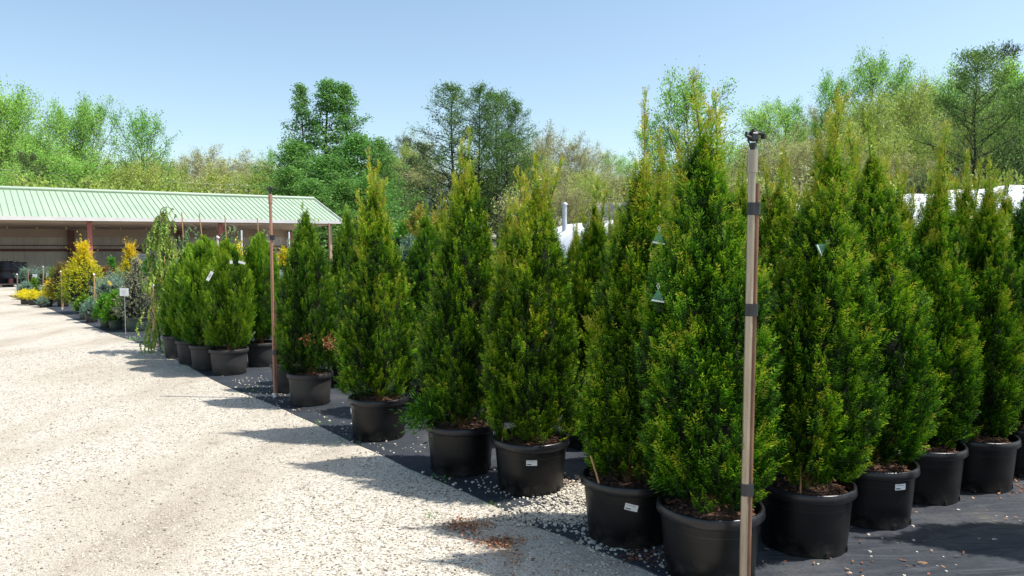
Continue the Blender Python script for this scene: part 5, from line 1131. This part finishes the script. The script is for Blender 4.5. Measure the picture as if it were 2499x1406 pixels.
T_ = [
 # left
 ('spring1', -60, 170, 74, 200, None), ('spring1', 18, 194, 72, 130, 'tallest fresh green tree at the left edge of the photo'), ('spring2', 82, 300, 70, 70, None), ('spring1', 163, 236, 70, 115, 'rounded bright green tree, second crown from the left edge'),
 ('spring2', 120, 330, 66, 120, None), ('airy1', 250, 230, 73, 85, 'airy green tree with a tall narrow head left of the sky gap'), ('airy1', 318, 260, 71, 130, 'airy spreading tree at the right end of the left-hand wood'), ('spring2', 210, 360, 64, 120, None), ('pale1', 300, 400, 66, 120, None), ('pale2', 350, 370, 68, 110, None), ('pine1', 72, 368, 62, 60, 'small dark pine among the bright trees above the shed roof'),
 ('bare2', 10, 425, 60, 90, None), ('bushy', 120, 425, 58, 150, None), ('bushy', 200, 430, 58, 150, None), ('bushy', 290, 440, 58, 140, None), ('bushy', 390, 430, 60, 120, None), ('bushy', 450, 440, 60, 130, None), ('bushy2', 540, 455, 62, 100, None), ('bushy', 620, 450, 62, 110, None), ('spring2', 50, 400, 61, 100, None),
 # far bare ones
 ('bare1', 425, 368, 96, 90, None), ('pale2', 445, 385, 92, 70, None), ('bare1', 487, 344, 95, 90, 'tall grey bare tree standing alone above the shed ridge'), ('bare2', 560, 352, 92, 130, 'wide domed brownish budding tree above the middle of the shed ridge'), ('bare1', 610, 372, 98, 90, None), ('bare2', 520, 390, 100, 90, None), ('bare1', 390, 385, 98, 90, None), ('airy2', 665, 356, 98, 50, 'slim pale green tree just left of the twin conical trees'), ('pale1', 645, 392, 80, 80, None), ('bare2', 460, 410, 85, 110, None), ('pale2', 590, 420, 84, 90, None), ('bare1', 640, 400, 95, 80, None),
 # twin conical trees and mass
 ('cone1', 742, 203, 71, 70, 'left shoulder of the tall conical green group behind the shed end'), ('cone1', 787, 188, 70, 105, 'taller of the twin conical green trees behind the shed end'), ('cone1', 850, 200, 71, 105, 'right one of the twin conical green trees behind the shed end'), ('cone2', 722, 345, 66, 120, None), ('cone2', 800, 380, 62, 140, None), ('cone2', 880, 330, 64, 130, None), ('cone2', 925, 340, 66, 80, None), ('cone2', 700, 410, 58, 110, None), ('cone2', 850, 440, 57, 150, None), ('cone2', 760, 440, 56, 120, None), ('cone2', 905, 430, 58, 110, None),
 # middle
 ('pine1', 940, 345, 112, 36, None), ('pine1', 985, 330, 105, 60, 'dark pine with a ragged top right of the conical trees'), ('pale1', 1000, 345, 100, 50, 'small yellow-green tree beside the ragged dark pine'), ('bare2', 1015, 312, 115, 80, None), ('pale1', 955, 370, 96, 70, None), ('pine1', 1010, 380, 88, 70, None), ('pine1', 975, 405, 86, 80, None), ('pine1', 1040, 345, 95, 80, None), ('pine1', 1060, 420, 82, 80, None), ('pine1', 1000, 440, 80, 70, None), ('pine1', 1150, 380, 86, 80, None),
 ('cypress1', 1108, 196, 72, 135, 'leftmost dark-trunked cypress of the middle group'), ('cypress1', 1165, 200, 74, 110, 'middle dark-trunked cypress, tallest of the middle group'), ('cypress2', 1215, 215, 76, 130, 'broad cypress whose limbs fan out right of the middle group'), ('cypress1', 1262, 235, 75, 80, 'slim right-hand cypress of the middle group'), ('cypress1', 1240, 320, 70, 110, None),
 ('bare1', 1342, 296, 98, 100, 'tan budding tree right of the cypress group'), ('bare2', 1300, 330, 95, 90, None), ('bare1', 1395, 322, 96, 100, None), ('bare2', 1445, 338, 94, 90, None), ('bare1', 1370, 385, 82, 120, None), ('airy2', 1490, 368, 112, 70, None), ('spring2', 1535, 380, 116, 70, None), ('pale2', 1430, 400, 84, 110, None), ('bare2', 1500, 400, 88, 110, None), ('pale1', 1300, 400, 78, 100, None), ('bare2', 1330, 440, 70, 90, None), ('bare1', 1400, 440, 68, 110, None),
 # right
 ('airy1', 1682, 163, 62, 190, 'tall open-crowned tree rising behind the corner arborvitae'), ('airy2', 1600, 270, 66, 90, 'slender left limb tree beside the tall open-crowned one'), ('airy2', 1755, 330, 70, 110, None), ('spring2', 1850, 238, 84, 130, 'dark leafy tree just above the nearest sprinkler head'), ('airy1', 1915, 240, 86, 110, None), ('bare2', 1830, 330, 74, 110, None), ('bare2', 1900, 320, 72, 130, None), ('bare2', 1970, 300, 74, 120, None), ('bare1', 1990, 238, 96, 80, None), ('pale2', 1960, 270, 90, 90, None),
 ('airy1', 2135, 112, 88, 130, 'highest airy tree on the right skyline'), ('airy1', 2062, 165, 86, 110, None), ('airy2', 2195, 135, 90, 110, None), ('pale2', 2245, 165, 92, 90, None), ('pale1', 2120, 225, 80, 140, 'bright yellow-green tree below the highest airy one'), ('pale1', 2230, 200, 82, 130, None), ('pale2', 2060, 270, 76, 120, None), ('pale2', 2180, 300, 72, 120, None), ('bare2', 2270, 250, 84, 110, None), ('bare1', 2040, 330, 70, 100, None), ('bare2', 2130, 350, 68, 110, None), ('bare2', 2240, 360, 70, 100, None), ('bare2', 1760, 400, 72, 110, None), ('pale1', 1820, 420, 66, 110, None),
 ('cypress2', 2390, 106, 60, 290, 'broad dark cypress with a forked trunk at the right of the photo'), ('pine1', 2462, 104, 86, 70, 'dark pine tip above the broad cypress at the right'), ('spring1', 2505, 118, 72, 150, 'fresh green tree at the right edge of the photo'), ('cypress1', 2490, 190, 62, 150, None), ('spring2', 2330, 150, 90, 110, None), ('pale2', 2560, 200, 70, 140, None),
 ('bushy2', 1700, 430, 62, 130, None), ('bushy2', 1850, 430, 62, 130, None), ('bushy2', 1980, 420, 62, 130, None), ('bushy', 2100, 420, 62, 130, None), ('bushy2', 2210, 420, 62, 130, None), ('bushy', 2330, 420, 58, 130, None), ('bushy', 2450, 410, 56, 130, None), ('bushy2', 1260, 455, 66, 100, None), ('bushy2', 1580, 440, 70, 120, None),
]
EXTRA = []
rx = random.Random(21)
for px in range(1280, 2620, 62):                       # second and third ranks on the wooded bank
    sky_y = np.interp(px, [1280, 1400, 1500, 1600, 1700, 1800, 1950, 2050, 2150, 2300, 2400, 2620], [330, 350, 400, 390, 340, 340, 310, 270, 200, 190, 150, 150])
    EXTRA.append((rx.choice(['pale1', 'pale2', 'bare2', 'pale1', 'airy1']), px + rx.uniform(-15, 15), sky_y + rx.uniform(20, 60), rx.uniform(92, 104), 95, None))
    EXTRA.append((rx.choice(['bare2', 'pale1', 'pale2', 'pale1']), px + 30 + rx.uniform(-15, 15), sky_y + rx.uniform(80, 130), rx.uniform(70, 82), 100, None))
for px, ty, k in [(120, 345, 'spring2'), (205, 360, 'pale2'), (70, 320, 'spring2'), (285, 380, 'pale2'), (345, 375, 'pale1'), (-20, 300, 'spring2'), (400, 400, 'pale2'), (535, 400, 'pale2'), (655, 415, 'pale1'), (1040, 390, 'bare2'), (1180, 400, 'pale2'), (1230, 400, 'cypress1'), (1120, 420, 'pine1')]:
    EXTRA.append((k, px, ty, 79 + rx.uniform(0, 4), 120, None))
ZONES = [(-999, 60, 'at the far left above the shed roof'), (60, 150, 'above the shed roof left of the second bright crown'), (150, 240, 'above the shed roof around its red front post'), (240, 330, 'above the shed roof behind the golden conifers'), (330, 420, 'above the shed roof left of the weeping cedar tip'), (420, 500, 'by the lone grey bare tree above the shed'), (500, 600, 'by the domed brown tree above the shed'), (600, 690, 'above the red brown riser'), (690, 790, 'behind the shed ridge end'), (790, 870, 'behind the shed gable'), (870, 935, 'right behind the tip of the slender arborvitae'), (935, 1000, 'between the conical green group and the utility pole'), (1000, 1060, 'right behind the utility pole'), (1060, 1130, 'by the leftmost dark-trunked cypress'), (1130, 1210, 'behind the tip of the right-leaning arborvitae'), (1210, 1290, 'by the right-hand cypress'), (1290, 1350, 'above the bushy arborvitae'), (1350, 1420, 'above the galvanised vent pipe'), (1420, 1500, 'above the grey roof'), (1500, 1580, 'left of the loose leader tip'), (1580, 1660, 'below the left limb of the open-crowned tree'), (1660, 1740, 'behind the corner arborvitae tip'), (1740, 1800, 'left of the nearest sprinkler head'), (1800, 1880, 'right behind the nearest sprinkler head'), (1880, 1950, 'just right of the nearest sprinkler head'), (1950, 2020, 'left of the twin arborvitae tips'), (2020, 2090, 'behind the twin arborvitae tips'), (2090, 2160, 'below the highest airy tree'), (2160, 2230, 'above the left end of the bare greenhouse roof'), (2230, 2300, 'left of the spire-shaped arborvitae tip'), (2300, 2370, 'left of the broad dark cypress'), (2370, 2450, 'at the foot of the broad dark cypress'), (2450, 9999, 'at the right edge of the photo')]
KIND = {'spring': 'fresh green leafy tree', 'pale': 'pale yellow-green tree', 'bare': 'brownish budding tree', 'bushy': 'low pale woodland shrub', 'pine': 'dark pine', 'airy': 'thin-crowned green tree', 'cone': 'dense mid green tree', 'cypress': 'feathery cypress'}
allt = T_ + EXTRA; bins = {}
for i, q in enumerate(allt):
    if q[5] is None:
        st = ''.join(c for c in q[0] if not c.isdigit()); zn = [z_[2] for z_ in ZONES if z_[0] <= q[1] < z_[1]][0]; bins.setdefault((st, zn), []).append(i)
LAB = {}
for (st, zn), ids in bins.items():
    ids = sorted(ids, key=lambda i: allt[i][2])
    words_ = [''] if len(ids) == 1 else (['taller ', 'lower '] if len(ids) == 2 else (['tallest ', 'middle-sized ', 'lowest '] if len(ids) == 3 else ['tallest ', 'second tallest ', 'third tallest ', 'lowest ', 'lowest ', 'lowest ']))
    for w_, i in zip(words_, ids): LAB[i] = (w_ + KIND[st] + ' ' + zn, {'spring': 'leafy trees', 'pale': 'pale budding trees', 'bare': 'brownish budding trees', 'bushy': 'woodland shrubs', 'pine': 'dark pines', 'airy': 'thin-crowned trees', 'cone': 'dense trees behind the shed end', 'cypress': 'cypress trees'}[st])
for i, q in enumerate(allt):
    o_ = far_tree(*q)
    if i in LAB: o_['label'], o_['group'] = LAB[i]
print('OBJECTS', len(bpy.data.objects), 'faces', sum(len(o.data.polygons) for o in bpy.data.objects if o.type == 'MESH'))
